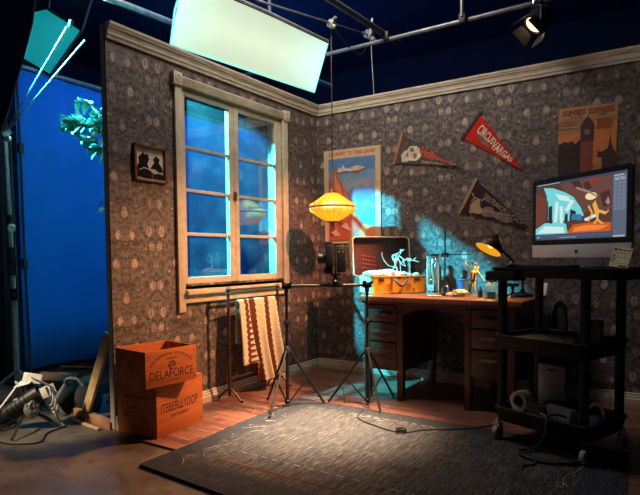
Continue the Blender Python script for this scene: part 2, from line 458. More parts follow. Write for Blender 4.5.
# ------------------------------------------------------------------ art on the walls
def wall_art(name, label, cat, x, z, group=None): return thing(name, label, cat, (x, 0, z), 0, group)
def flatpoly(bm, poly, d, x0, z0, th=.0006):           # polygon in wall coordinates standing d off the desk wall
    prism(bm, poly, lambda u, v, w: (u-x0, -w, v-z0), d, d+th)
def P(x0, z0, x1, z1): return [(x0, z0), (x1, z0), (x1, z1), (x0, z1)]

# travel poster
px, pz = .37, 1.58
po = wall_art('travel_poster', 'large travel poster with red mountain and aeroplane, headed TO THIS LAND', 'poster', px, pz)
TL, TR, BR, BL = (.078, 2.005), (.661, 2.000), (.658, 1.160), (.088, 1.160)
def pq(u, v):
    a = [BL[i]+(BR[i]-BL[i])*u for i in (0, 1)]; b = [TL[i]+(TR[i]-TL[i])*u for i in (0, 1)]
    return (a[0]+(b[0]-a[0])*v, a[1]+(b[1]-a[1])*v)
def pp(name, polys, col, d, par=po):
    bm = BM()
    for p in polys: flatpoly(bm, [pq(*q) for q in p], d, px, pz)
    return obj(name, bm, mat('poster '+name, col, .7, var=.10, scale=25), par, flat=True)
bm = BM(); flatpoly(bm, [pq(0, 0), pq(1, 0), pq(1, 1), pq(0, 1)], .001, px, pz, .009); obj('board', bm, mat('tan poster paper', (.60, .44, .27), .7, var=.08), po, flat=True)
pp('sky', [[(.085, .62), (.91, .62), (.91, .905), (.085, .905)]], (.09, .21, .44), .0102)
pp('low_sky', [[(.085, .55), (.91, .55), (.91, .76), (.60, .775), (.4, .755), (.085, .74)]], (.17, .29, .46), .0110)
pp('haze', [[(.085, .45), (.91, .45), (.91, .665), (.7, .675), (.5, .66), (.085, .65)]], (.27, .30, .38), .0117)
pp('far_mountains', [[(.085, .1), (.91, .1), (.91, .56), (.83, .60), (.76, .575), (.68, .61), (.60, .585), (.52, .60), (.45, .55), (.2, .5)]], (.15, .21, .40), .0124)
pp('blue_ridges', [[(.50, .40), (.60, .53), (.66, .50), (.72, .545), (.91, .47), (.91, .40), (.74, .46), (.66, .41), (.58, .46)], [(.55, .30), (.66, .38), (.91, .36), (.91, .31), (.70, .33)]], (.09, .16, .38), .0131)
pp('river', [[(.50, .03), (.91, .03), (.91, .33), (.80, .30), (.74, .33), (.64, .28), (.55, .22)]], (.06, .22, .40), .0138)
pp('red_mountain', [[(.085, .03), (.60, .03), (.56, .12), (.78, .10), (.70, .20), (.58, .30), (.52, .40), (.45, .47), (.40, .58), (.37, .56), (.33, .64), (.27, .70), (.24, .78), (.20, .80), (.17, .76), (.13, .70), (.085, .66)]], (.46, .105, .055), .0145)
pp('orange_slopes', [[(.20, .79), (.23, .70), (.30, .62), (.33, .52), (.42, .42), (.40, .36), (.28, .5), (.20, .6)], [(.37, .56), (.42, .50), (.50, .40), (.58, .28), (.52, .26), (.42, .42)], [(.62, .10), (.70, .20), (.91, .17), (.91, .03), (.66, .03)]], (.62, .25, .10), .0152)
pp('dark_folds', [[(.12, .66), (.17, .60), (.19, .42), (.14, .5)], [(.24, .58), (.30, .45), (.36, .33), (.27, .42)], [(.2, .3), (.3, .26), (.42, .12), (.28, .17)], [(.10, .24), (.2, .18), (.16, .06), (.1, .1)]], (.25, .055, .045), .0158)
pp('pale_folds', [[(.085, .32), (.2, .36), (.3, .28), (.2, .29)], [(.30, .18), (.4, .22), (.5, .13), (.4, .15)], [(.12, .12), (.22, .15), (.3, .08), (.2, .08)]], (.62, .40, .33), .0164)
pp('aeroplane', [[(.24, .775), (.34, .80), (.50, .785), (.66, .795), (.70, .775), (.62, .762), (.56, .745), (.52, .758), (.36, .762), (.30, .75)], [(.33, .80), (.36, .835), (.39, .80)], [(.26, .785), (.29, .815), (.315, .79)], [(.45, .79), (.60, .815), (.74, .79), (.74, .775), (.6, .79)]], (.68, .52, .43), .0166)
pp('aeroplane_underside', [[(.50, .765), (.60, .735), (.72, .77), (.62, .765)], [(.30, .765), (.36, .752), (.44, .764)]], (.33, .14, .11), .0172)
lettering('title', [('JOURNEY TO THIS LAND', lambda u, v: (pq(.09+.82*u, .922+.052*v)[0]-px, -.0108, pq(.09+.82*u, .922+.052*v)[1]-pz))], mat('poster title red', (.58, .075, .03), .7), po, .03)

# clock tower poster
qx, qz = 2.28, 1.83
p2 = wall_art('clock_tower_poster', 'orange sunset poster with a dark clock tower, hung above the monitor', 'poster', qx, qz)
TL2, TR2, BR2, BL2 = (2.093, 2.090), (2.476, 2.080), (2.463, 1.50), (2.090, 1.49)
def q2(u, v):
    a = [BL2[i]+(BR2[i]-BL2[i])*u for i in (0, 1)]; b = [TL2[i]+(TR2[i]-TL2[i])*u for i in (0, 1)]
    return (a[0]+(b[0]-a[0])*v, a[1]+(b[1]-a[1])*v)
def pp2(name, polys, col, d):
    bm = BM()
    for p in polys: flatpoly(bm, [q2(*q) for q in p], d, qx, qz)
    return obj(name, bm, mat('sunset '+name, col, .7, var=.12, scale=20), p2, flat=True)
bm = BM(); flatpoly(bm, [q2(0, 0), q2(1, 0), q2(1, 1), q2(0, 1)], .001, qx, qz, .003); obj('paper', bm, mat('faded orange paper', (.40, .19, .095), .7, var=.12), p2, flat=True)
pp2('glowing_sky', [[(.0, .3), (.985, .3), (.985, .80), (.62, .82), (.62, .72), (.40, .70), (.0, .66)]], (.60, .20, .055), .0044)
pp2('pale_heading', [[(.02, .86), (.98, .86), (.98, .985), (.02, .985)]], (.46, .24, .13), .0045)
pp2('dark_trees', [[(0, 0), (.42, 0), (.42, .58), (.36, .60), (.30, .56), (.25, .60), (.18, .585), (.10, .60), (.05, .575), (0, .58)]], (.040, .020, .022), .0050)
pp2('tower_shaft', [[(.395, 0), (.60, 0), (.60, .60), (.395, .62)]], (.24, .060, .035), .0056)
pp2('belfry', [[(.385, .58), (.61, .58), (.61, .74), (.63, .75), (.59, .80), (.55, .845), (.515, .86), (.50, .90), (.485, .86), (.45, .845), (.41, .80), (.37, .75), (.385, .74)]], (.075, .030, .030), .0062)
pp2('clock_face', [[(.50+.05*math.cos(a*PI/6), .69+.034*math.sin(a*PI/6)) for a in range(12)]], (.26, .14, .11), .0068)
pp2('church_spire', [[(.76, 0), (.985, 0), (.985, .42), (.94, .46), (.90, .55), (.885, .66), (.875, .55), (.85, .47), (.76, .44), (.68, .45), (.68, .38), (.76, .37)]], (.060, .024, .024), .0056)
pp2('street_shadow', [[(.60, 0), (.76, 0), (.76, .20), (.68, .24), (.60, .2)]], (.11, .035, .025), .0055)
def l2(u0, v0, u1, v1): return lambda u, v: (q2(u0+(u1-u0)*u, v0+(v1-v0)*v)[0]-qx, -.0075, q2(u0+(u1-u0)*u, v0+(v1-v0)*v)[1]-qz)
lettering('heading', [('SUNSET', l2(.07, .90, .47, .965)), ('EXPRESS', l2(.52, .90, .93, .968))], mat('heading red brown', (.27, .055, .03), .7), p2, .025)
lettering('date_marks', [('15 & 8', l2(.20, .868, .38, .892)), ('1 PM', l2(.63, .868, .80, .892))], mat('heading dark', (.09, .03, .025), .7), p2)
bm = BM()
for i in range(9):
    v = .825-i*.016
    for u0, u1 in (((.02, .36),) if i in (0, 2, 5) else ()) + (((.65, .93-.02*(i % 3)),) if i < 8 else ()):
        flatpoly(bm, [q2(u0, v), q2(u1, v), q2(u1, v+.005), q2(u0, v+.005)], .0072, qx, qz, .0004)
obj('small_print_lines', bm, mat('small print', (.22, .06, .03), .7), p2, flat=True)

# pennants
def pennant(name, label, A, B, C, m, strip, d=.004):
    x0 = sum(p[0] for p in (A, B, C))/3; z0 = sum(p[1] for p in (A, B, C))/3
    t = thing(name, label, 'pennant', (x0, 0, z0), 0, 'felt pennants on the desk wall')
    def f(u, v):
        b = [B[i]+(A[i]-B[i])*v for i in (0, 1)]; return (b[0]+(C[0]-b[0])*u, b[1]+(C[1]-b[1])*u)
    bm = BM(); N = 14
    def ring(k):
        u = k/N*.985; o = []
        wv = .004*math.sin(u*9)+.010*u
        for v, w in ((0, 0), (1, 0), (1, .003), (0, .003)):
            a = f(u, v); o.append(V((a[0]-x0, -(d+wv+w), a[1]-z0)))
        return o
    loft(bm, [ring(k) for k in range(N+1)]); obj('felt', bm, m, t, flat=True)
    nrm = V((A[0]-B[0], A[1]-B[1])).normalized(); sd = V((nrm.y, -nrm.x))*.011
    bm = BM(); flatpoly(bm, [(B[0]-sd.x-nrm.x*.012, B[1]-sd.y-nrm.y*.012), (B[0]+sd.x-nrm.x*.012, B[1]+sd.y-nrm.y*.012), (A[0]+sd.x+nrm.x*.012, A[1]+sd.y+nrm.y*.012), (A[0]-sd.x+nrm.x*.012, A[1]-sd.y+nrm.y*.012)], .001, x0, z0, .011)
    obj('heading_strip', bm, strip, t, flat=True)
    def L(u0, u1, v0, v1, e=.0012):
        def g(u, v):
            uu = u0+(u1-u0)*u; a = f(uu, v0+(v1-v0)*v)
            return (a[0]-x0, -(d+.003+.004*math.sin(uu*9)+.010*uu+e), a[1]-z0)
        return g
    return t, L
def blob(bm, L, cu, cv, ru, rv, n=14, w=0):
    vs = [bm.verts.new(L(cu+ru*math.cos(2*PI*k/n)*(1+.12*math.sin(3*k+w)), cv+rv*math.sin(2*PI*k/n)*(1+.12*math.cos(2*k+w)))) for k in range(n)]
    bm.faces.new(vs)
ID = lambda u0, u1, v0, v1: None
t, L = pennant('souvenir_pennant', 'faded grey pennant with a cream figure and red script, left of the three', (.862, 2.062), (.788, 1.830), (1.385, 1.745), m_greyfelt, woodmat('orange ribbon', (.36, .12, .05), (.46, .18, .08)))
I = L(0, 1, 0, 1); I2 = L(0, 1, 0, 1, .002)
bm = BM(); blob(bm, I, .16, .30, .075, .25); blob(bm, I, .26, .48, .11, .36, w=1); obj('cream_figure', bm, m_printcream, t, flat=True)
bm = BM(); blob(bm, I2, .22, .62, .035, .10); blob(bm, I2, .29, .40, .03, .14, w=2); blob(bm, I2, .17, .36, .02, .10); obj('figure_shading', bm, mat('faded print shade', (.27, .16, .10), .9), t, flat=True)
lettering('red_script', [('Hollywood', L(.36, .84, .26, .98))], m_redprint, t, .03)
lettering('cream_caption', [('CALIFORNIA', L(.41, .74, .10, .24)), ('USA', L(.82, .92, .3, .7))], m_printcream, t)
t, L = pennant('circus_pennant', 'bright red pennant lettered CIRCUS VARGAS, highest of the three', (1.522, 2.140), (1.385, 1.968), (1.849, 1.675), m_red, m_black)
lettering('cream_lettering', [('CIRCUS', L(.12, .42, .44, .84)), ('VARGAS', L(.42, .80, .22, .84))], m_printcream, t, .022)
bm = BM(); I = L(0, 1, 0, 1); blob(bm, I, .22, .40, .05, .13); blob(bm, I, .31, .33, .06, .14, w=1); blob(bm, I, .38, .30, .035, .10, w=2); obj('grey_picture', bm, mat('faded grey print', (.20, .12, .11), .9), t, flat=True)
t, L = pennant('city_pennant', 'dark plum pennant lettered SAN FRANCISCO CALIF, lowest of the three', (1.493, 1.633), (1.364, 1.386), (1.911, 1.232), m_purple, woodmat('tan ribbon', (.36, .19, .09), (.46, .26, .13)))
lettering('pale_lettering', [('SAN FRANCISCO', L(.22, .66, .64, .90)), ('CALIF', L(.69, .88, .48, .92))], mat('dull pink print', (.50, .36, .30), .9), t)
bm = BM(); I = L(0, 1, 0, 1); blob(bm, I, .17, .30, .07, .26); blob(bm, I, .21, .22, .09, .14, w=1); obj('yellow_bridge_print', bm, mat('dull yellow print', (.42, .31, .17), .9), t, flat=True)
bm = BM(); blob(bm, I, .38, .30, .10, .24); blob(bm, I, .60, .32, .13, .30, w=2); obj('grey_scene_print', bm, mat('dull mauve print', (.21, .145, .13), .9), t, flat=True)
bm = BM()
for a, b in (((.07, .80), (.13, .66)), ((.13, .66), (.25, .68)), ((.13, .66), (.10, .5)), ((.3, .28), (.46, .30)), ((.5, .30), (.7, .34)), ((.75, .3), (.9, .3))):
    d = V((b[0]-a[0], b[1]-a[1])).normalized()*.012; bm.faces.new([bm.verts.new(I2(*q)) for q in ((a[0]-d.y*.5, a[1]+d.x*2), (a[0]+d.y*.5, a[1]-d.x*2), (b[0]+d.y*.5, b[1]-d.x*2), (b[0]-d.y*.5, b[1]+d.x*2))])
obj('line_print', bm, mat('mauve line print', (.40, .28, .25), .9), t, flat=True)

# framed photograph on the window wall
fy, fz = -1.951, 1.640
fr = thing('framed_photograph', 'small mahogany framed black and white photograph left of the window', 'picture frame', (0, fy, fz))
def lwp(bm, poly, d, th=.0006): prism(bm, poly, lambda u, v, w: (w, u, v), d, d+th)
bm = BM(); w, h = .130, .115
for (y0, z0, y1, z1) in ((-w, -h, w, -h+.018), (-w, h-.018, w, h), (-w, -h, -w+.018, h), (w-.018, -h, w, h)):
    box(bm, (.012, (y0+y1)/2, (z0+z1)/2), (.022, y1-y0, z1-z0), None, .004)
obj('frame', bm, m_frame, fr)
bm = BM(); lwp(bm, P(-.114, -.099, .114, .099), .003, .003); obj('print', bm, mat('grey photo paper', (.62, .58, .50), .6, var=.15, scale=14), fr, flat=True)
bm = BM()
lwp(bm, [(-.105, -.09), (-.10, -.02), (-.085, .0), (-.09, .035), (-.06, .06), (-.055, .085), (-.045, .055), (-.02, .06), (-.005, .03), (-.02, .0), (0, -.05), (-.03, -.09)], .0066)
lwp(bm, [(.0, -.03), (.02, -.005), (.035, .01), (.025, .035), (.04, .045), (.05, .06), (.065, .045), (.08, .04), (.07, .015), (.09, -.005), (.105, -.04), (.08, -.05), (.04, -.03)], .0066)
lwp(bm, [(-.07, -.06), (-.04, -.035), (.01, -.045), (.03, -.06), (.07, -.055), (.105, -.06), (.105, -.094), (-.06, -.094)], .0068)
obj('dark_riders', bm, mat('dark photo tone', (.010, .010, .016), .9, spec=.1), fr, flat=True)
bm = BM()
for pts in (((-.085, -.045), (-.05, -.028), (.0, -.036), (.05, -.048), (.105, -.05)), ((.01, -.04), (.02, -.09))):
    for a, b in zip(pts, pts[1:]):
        lwp(bm, [(a[0], a[1]-.003), (b[0], b[1]-.003), (b[0], b[1]+.003), (a[0], a[1]+.003)], .0076)
obj('pale_harness', bm, mat('pale photo tone', (.42, .42, .42), .6), fr, flat=True)

# ------------------------------------------------------------------ pendant lamp
lx, ly = .445, -.455
pl = thing('pendant_lamp', 'yellow ribbed lantern shade hanging on a cord in front of the travel poster', 'pendant lamp', (lx, ly, 1.328))
def shade_mat(name, col, es):
    t = NT(name); b = t.n('ShaderNodeBsdfPrincipled'); b.inputs['Base Color'].default_value = (*col, 1); b.inputs['Roughness'].default_value = .45
    b.inputs['Emission Color'].default_value = (*col, 1); b.inputs['Emission Strength'].default_value = es
    tr = t.n('ShaderNodeBsdfTranslucent'); tr.inputs[0].default_value = (*col, 1)
    mx = t.n('ShaderNodeMixShader'); mx.inputs[0].default_value = .5; t.l(b.outputs[0], mx.inputs[1]); t.l(tr.outputs[0], mx.inputs[2])
    return t.done(mx.outputs[0])
m_shade = shade_mat('yellow lantern skin', (.92, .68, .06), .55)
RS = .187
bm = BM(); lathe(bm, [(.050, .232), (.095, .200), (.145, .164), (RS, .142)], 40, cap0=False, cap1=False); o = obj('upper_shade', bm, m_shade, pl); o.modifiers.new('s', 'SOLIDIFY').thickness = .002
for za, zb_ in ((.142, .121), (.110, .088)):
    bm = BM(); lathe(bm, [(RS, za), (RS, zb_)], 40, cap0=False, cap1=False); o = obj('waist_band', bm, shade_mat('lantern skin with painted reflection', (.92, .72, .22), .50), pl); o.modifiers.new('s', 'SOLIDIFY').thickness = .002  # paler skin here paints in the softbox's reflection
bm = BM(); lathe(bm, [(RS, .088), (.150, .060), (.100, .024), (.055, 0)], 40, cap0=False, cap1=False); o = obj('lower_shade', bm, m_shade, pl); o.modifiers.new('s', 'SOLIDIFY').thickness = .002
bm = BM(); lathe(bm, [(RS-.004, .109), (RS-.001, .110), (RS-.001, .121), (RS-.004, .122)], 40, cap0=False, cap1=False); obj('dark_band', bm, m_brownleather, pl)
bm = BM()
for k in range(20):
    a = 2*PI*k/20; c, s = math.cos(a), math.sin(a)
    tube(bm, [((r+.002)*c, (r+.002)*s, z) for r, z in ((.050, .232), (.095, .200), (.145, .164), (RS, .142), (RS, .122))], .0013, 5)
    tube(bm, [((r+.002)*c, (r+.002)*s, z) for r, z in ((RS, .109), (RS, .088), (.150, .060), (.100, .024), (.055, 0))], .0013, 5)
obj('ribs', bm, mat('rib wire brown', (.10, .045, .010), .7, spec=.1), pl)
bm = BM(); lathe(bm, [(.052, .228), (.052, .236), (.014, .240), (.012, .262), (.004, .266)], 20); obj('cap', bm, m_brownleather, pl)
bm = BM(); lathe(bm, [(.057, .0), (.057, -.006), (.012, -.010), (.010, -.034), (.004, -.046)], 20); obj('finial', bm, m_brownleather, pl)
bm = BM(); tube(bm, [(0, 0, .262), (.002, 0, .9), (0, 0, 1.545)], .0042, 6); obj('cord', bm, m_bronze, pl)

# ------------------------------------------------------------------ desk
DX0, DX1, DYF, DYB = .895, 2.0, -.745, -.10
dk = thing('writing_desk', 'dark oak kneehole writing desk with three drawers each side', 'desk', ((DX0+DX1)/2, (DYF+DYB)/2, 0))
cx, cy = (DX0+DX1)/2, (DYF+DYB)/2
def dpart(name, lo, hi, m=m_desk, bev=.004, parent=dk):
    bm = BM(); box(bm, [(a+b)/2-c for a, b, c in zip(lo, hi, (cx, cy, 0))], [b-a for a, b in zip(lo, hi)], None, bev)
    return obj(name, bm, m, parent)
dpart('top', (DX0-.02, DYF-.055, .715), (DX1+.04, DYB+.04, .750), m_desktop, .008)
dpart('top_moulding', (DX0-.006, DYF-.03, .696), (DX1+.02, DYB+.02, .716), m_desk, .006)
PX = ((DX0, 1.205), (1.655, 1.985))
for x0, x1 in PX:
    for y in (DYF, DYB-.05):
        for x in (x0, x1-.045): dpart('leg', (x, y, 0), (x+.045, y+.05, .70))
    dpart('pedestal_panel', (x0+.012, DYF+.03, .205), (x1-.012, DYB-.01, .70), m_desk, .002)
    for z0, z1 in ((.565, .685), (.425, .553), (.225, .413)):
        d = dpart('drawer', (x0+.047, DYF-.004, z0), (x1-.047, DYF+.04, z1), m_desk, .006)
        zc = (z0+z1)/2 if z1 > .5 else .345
        bm = BM(); w = .078 if x0 < 1 else .070; xc = (x0+x1)/2-cx
        pf = [(0, -.010), (-.020, -.016), (-.026, -.006), (-.022, .008), (-.010, .016), (0, .016)]
        rings = []
        for k in range(9):
            s = -1+2*k/8; e = max(.12, (1-abs(s)**4)**.5)
            rings.append([V((xc+s*w, DYF-.004-cy+py*e, zc+pzz*e)) for py, pzz in pf])
        loft(bm, rings); obj('pull', bm, m_desk, d)
# arched centre drawer
bm = BM(); n = 14; topz, x0, x1 = .698, 1.205, 1.655
lo = [(x0+(x1-x0)*k/n, .615+.052*math.sin(PI*k/n)**.6) for k in range(n+1)]
prism(bm, [(x0, topz)] + lo + [(x1, topz)], lambda u, v, w: (u-cx, w-cy, v), DYF+.004, DYF+.03)
ap = obj('centre_drawer', bm, m_desk, dk)
bm = BM(); ball(bm, (1.43-cx, DYF-cy, .683), .008); obj('lock', bm, m_bronze, ap)
dpart('stretcher', (1.16, DYB-.05, .10), (1.70, DYB-.02, .14)) if False else None

# ------------------------------------------------------------------ suitcase, open on the desk
TH = R(50); SW, SD, SH = .45, .285, .138
sc_ = thing('suitcase', 'amber leather suitcase lying open on the desk with a plum lining', 'suitcase', (.897, -.615, .7505), TH)
# local x along the front edge, y towards the hinge
def shell(bm, z0, z1, t, r=.02, w=SW, d=SD):
    a = [(x+w/2, y+d/2) for x, y in rrect(w/2, d/2, r)]; b = [(x+w/2, y+d/2) for x, y in rrect(w/2-t, d/2-t, r*.7)]
    loft(bm, [[V((x, y, z0)) for x, y in a], [V((x, y, z1)) for x, y in a], [V((x, y, z1)) for x, y in b], [V((x, y, z0+t)) for x, y in b]])
bm = BM(); shell(bm, 0, SH, .006); base = obj('base', bm, m_orange, sc_)
bm = BM(); box(bm, (-.0012, SD/2, SH/2), (.002, SD-.05, SH-.008), None); obj('painted_lit_side', bm, m_cream, base)  # cream panel paints strong cyan light onto the base's left side
bm = BM()
rr = [(x+SW/2, y+SD/2) for x, y in rrect(SW/2+.002, SD/2+.002, .02)]
for z in (.006, SH-.006): tube(bm, [(x, y, z) for x, y in rr+rr[:1]], .004, 6)
obj('binding', bm, mat('ochre binding', (.60, .21, .02), .5), base)
for x in (.075, SW-.075):
    bm = BM(); box(bm, (x, -.004, SH-.028), (.044, .008, .030), None, .003); l_ = obj('latch', bm, m_brownleather, sc_)
    bm = BM(); box(bm, (x, -.010, SH-.026), (.018, .006, .012), None, .002); obj('clasp', bm, m_bronze, l_)
bm = BM(); hp = [(SW/2-.058+.116*k/12, -.006-.030*math.sin(PI*k/12)**.5, SH-.022-.050*math.sin(PI*k/12)) for k in range(13)]
tube(bm, hp, [.008+.006*math.sin(PI*k/12) for k in range(13)], 8); h_ = obj('handle', bm, m_brownleather, sc_)
bm = BM()
for x in (SW/2-.058, SW/2+.058): box(bm, (x, -.004, SH-.020), (.018, .008, .022), None, .002)
obj('handle_mount', bm, m_bronze, h_)
bm = BM(); box(bm, (SW/2, -.003, SH-.012), (.022, .005, .016), None, .002); obj('lock_plate', bm, m_bronze, sc_)
for x, z, r in ((.135, .048, .030), (.302, .055, .026), (.345, .030, .012)):
    bm = BM(); lathe(bm, [(r, 0), (r, .0014), (r*.78, .0016), (r*.74, .0008), (r*.4, .0008), (r*.36, .0018), (0, .0018)], 20, MX.Translation((x, -.0004, z)) @ MX.Rotation(PI/2, 4, 'X')); obj('round_sticker', bm, woodmat('sticker print', (.66, .27, .04), (.46, .13, .03), (30, 30, 30), 4), base)
bm = BM(); shell(bm, .012, .085, .004, .018, SW-.016, SD-.016)
for v in bm.verts: v.co += V((.008, .008, 0))
obj('lining', bm, m_lining, sc_)
# lid standing up on the hinge, leaning back a little and reaching past the base
LW0, LW1, LH, LT = -.045, SW+.01, .325, .075
lean = R(6)
lmx = MX.Translation((0, SD, SH-.012)) @ MX.Rotation(-lean, 4, 'X')
def lid_ring(inset, yy, r=.035):
    w = (LW1-LW0)/2-inset; h = LH/2-inset
    return [lmx @ V((x+(LW0+LW1)/2, yy, z+LH/2)) for x, z in rrect(w, h, max(.012, r-inset), 5)]
bm = BM(); loft(bm, [lid_ring(0, 0), lid_ring(0, LT), lid_ring(.012, LT+.006)], False, True); loft(bm, [lid_ring(0, 0), lid_ring(.007, 0), lid_ring(.007, LT-.008)], False, True)
bmesh.ops.remove_doubles(bm, verts=bm.verts, dist=1e-5); lid = obj('lid', bm, m_cream, sc_)
bm = BM(); loft(bm, [lid_ring(.0072, .004), lid_ring(.0078, LT-.012)], False, True); o = obj('lid_lining', bm, m_lining, lid)
bm = BM(); ring = lid_ring(.002, 0); tube(bm, ring+ring[:1], .0045, 6); obj('lid_binding', bm, m_cream, lid)
bm = BM()
for i in range(4):
    for k in range(5):
        c = lmx @ V((.062+k*.026+i*.001, LT-.016, .178-i*.034-.004*k)); ball(bm, c, .010, (1, .25, .8), None, 1)
obj('red_mouth_patches', bm, m_redprint, lid)
def slocal(x, y, z): return sc_.matrix_basis @ V((x, y, z))
bpy.context.view_layer.update()
# wadding in the suitcase
bm = BM()
for k in range(46):
    x = .03+.36*random.random(); y = .03+(SD-.06)*random.random()
    ball(bm, (x-.21, y-.14, .030+.024*random.random()+.012*math.sin(x*14)), .026+.016*random.random(), (1.2, 1, .75), None, 1)
o = obj('wadding', bm, m_fluff); c = slocal(.215, .14, .100); o.location = c; o.rotation_euler = (0, 0, TH)
md = o.modifiers.new('r', 'REMESH'); md.mode = 'VOXEL'; md.voxel_size = .006; md = o.modifiers.new('d', 'SMOOTH'); md.iterations = 2
tag(o, 'white crumpled wadding filling the open suitcase', 'wadding', None, 'stuff')

# ------------------------------------------------------------------ puppets: skinned joint chains
def skinned(name, verts, edges, radii, m, parent=None, sub=1):
    me = bpy.data.meshes.new(name); me.from_pydata(verts, edges, []); me.update()
    o = bpy.data.objects.new(name, me); COL.objects.link(o)
    if parent: o.parent = parent
    md = o.modifiers.new('skin', 'SKIN'); md.use_smooth_shade = True
    for i, v in enumerate(me.skin_vertices[0].data):
        v.radius = (radii[i], radii[i]); v.use_root = (i == 0)
    s = o.modifiers.new('sub', 'SUBSURF'); s.levels = sub; s.render_levels = sub
    me.materials.append(m); return o
def figure(name, label, loc, rz, h, m, joints, radii, group='small stop motion puppets on the desk', headr=.07, hs=(1, 1, 1.15)):
    t = thing(name, label, 'puppet', loc, rz, group)
    order = list(joints); idx = {k: i for i, k in enumerate(order)}
    vs = [tuple(c*h for c in joints[k][0]) for k in order]; es = [(idx[joints[k][1]], idx[k]) for k in order if joints[k][1]]
    rd = [radii.get(k, .02)*h for k in order]
    skinned('body', vs, es, rd, m, t)
    return t
J = {'pelvis': ((0, 0, .46), None), 'waist': ((.0, 0, .56), 'pelvis'), 'chest': ((.01, 0, .68), 'waist'), 'neck': ((.02, 0, .77), 'chest'), 'head0': ((.03, 0, .82), 'neck'), 'head1': ((.055, 0, .93), 'head0'),
     'hipL': ((-.06, 0, .43), 'pelvis'), 'kneeL': ((-.08, -.04, .22), 'hipL'), 'ankL': ((-.09, .01, .03), 'kneeL'), 'toeL': ((-.10, -.06, .02), 'ankL'),
     'hipR': ((.06, 0, .43), 'pelvis'), 'kneeR': ((.08, -.03, .22), 'hipR'), 'ankR': ((.09, .02, .03), 'kneeR'), 'toeR': ((.11, -.05, .02), 'ankR'),
     'shL': ((-.09, 0, .71), 'chest'), 'elL': ((-.17, -.03, .80), 'shL'), 'haL': ((-.24, -.05, .97), 'elL'),
     'shR': ((.10, 0, .71), 'chest'), 'elR': ((.19, -.04, .66), 'shR'), 'haR': ((.24, -.08, .80), 'elR')}
Rr = {'pelvis': .065, 'waist': .055, 'chest': .075, 'neck': .028, 'head0': .05, 'head1': .06, 'hipL': .045, 'hipR': .045, 'kneeL': .032, 'kneeR': .032, 'ankL': .022, 'ankR': .022, 'toeL': .02, 'toeR': .02, 'shL': .035, 'shR': .035, 'elL': .024, 'elR': .024, 'haL': .022, 'haR': .022}
def fingers(bm, c, d, s, up_=(0, 0, 1)):
    c = V(c); d = V(d).normalized(); x, y = frame_of(d)
    for k, (a, l) in enumerate(((-.75, .75), (-.3, 1.), (.1, 1.1), (.5, .95), (1.2, .7))):
        e = (d*math.cos(a) + x*math.sin(a)); tube(bm, [c, c+e*s*l*.5, c+(e+y*.3)*s*l], [s*.16, s*.13, s*.08], 5)
t = figure('ochre_puppet', 'ochre puppet standing at the desk lamp with one arm raised', (1.607, -.42, .752), R(-25), .235, m_yellow, J, Rr)
bm = BM(); h = .235; fingers(bm, V((-.24, -.05, .97))*h, (-.4, -.1, 1), .10*h); obj('hand', bm, m_yellow, t); bm = BM(); fingers(bm, V((.24, -.08, .80))*h, (.3, -.2, 1), .10*h); obj('hand', bm, m_yellow, t)
bm = BM(); ball(bm, V((.035, -.045, .90))*h, .016*h); ball(bm, V((.08, -.045, .90))*h, .016*h); tube(bm, [V((.03, -.06, .855))*h, V((.085, -.06, .855))*h], .006*h, 6); obj('face', bm, m_ink, t)
bm = BM(); ball(bm, V((.055, -.065, .88))*h, .016*h, (1, 1.6, 1)); obj('nose', bm, m_yellow, t)
bm = BM(); lathe(bm, [(.085*h, 0), (.09*h, .004), (.02, .03*h+.006), (.008, .05*h)], 14, MX.Translation(V((.058, .0, .965))*h)); obj('hat', bm, m_brownleather, t)
bm = BM(); tube(bm, [V((.24, -.10, .80))*h, V((.62, -.16, .46))*h], .0035, 6); o = obj('stick', bm, m_pine, t)
bm = BM(); lathe(bm, [(.074*h, .44*h), (.10*h, .47*h), (.082*h, .58*h), (.095*h, .70*h), (.05*h, .755*h)], 14); obj('jacket', bm, mat('puppet jacket', (.36, .15, .05), .8), t)
# white armature puppet in the suitcase
J2 = {k: (v[0], v[1]) for k, v in J.items()}
J2.update({'elR': ((.20, -.02, .60), 'shR'), 'haR': ((.34, -.05, .70), 'elR'), 'elL': ((-.06, -.02, .86), 'shL'), 'haL': ((.10, -.03, .93), 'elL'), 'head1': ((.10, 0, .90), 'head0')})
R2 = {k: v*.62 for k, v in Rr.items()}; R2.update({'chest': .062, 'head0': .04, 'head1': .05, 'pelvis': .045})
c = slocal(.235, .10, .095)
t = figure('white_armature_puppet', 'bone white skinny puppet standing inside the suitcase, bent forward', c, R(20), .235, m_bone, J2, R2)
h = .235
bm = BM(); fingers(bm, V((.34, -.05, .70))*h, (1, -.1, .5), .10*h); obj('hand', bm, m_bone, t); bm = BM(); fingers(bm, V((.10, -.03, .93))*h, (1, 0, .3), .10*h); obj('hand', bm, m_bone, t)
bm = BM(); ball(bm, V((.09, -.04, .90))*h, .014*h); ball(bm, V((.125, -.035, .90))*h, .014*h); tube(bm, [V((.09, -.05, .865))*h, V((.13, -.045, .865))*h], .005*h, 6); obj('face', bm, m_ink, t)
bm = BM(); tube(bm, curve_pts([(0, .01, .47*h), (-.05, .015, .50*h), (-.085, .01, .66*h), (-.105, .0, .86*h), (-.10, .0, .95*h)], 6), [.0035]*24+[.006], 6); obj('tail', bm, m_bone, t)
bm = BM(); box(bm, (.045*h, -.05*h, .60*h), (.04*h, .04*h, .10*h), None, .002); obj('orange_patch', bm, mat('orange felt patch', (.7, .2, .03), .8), t)
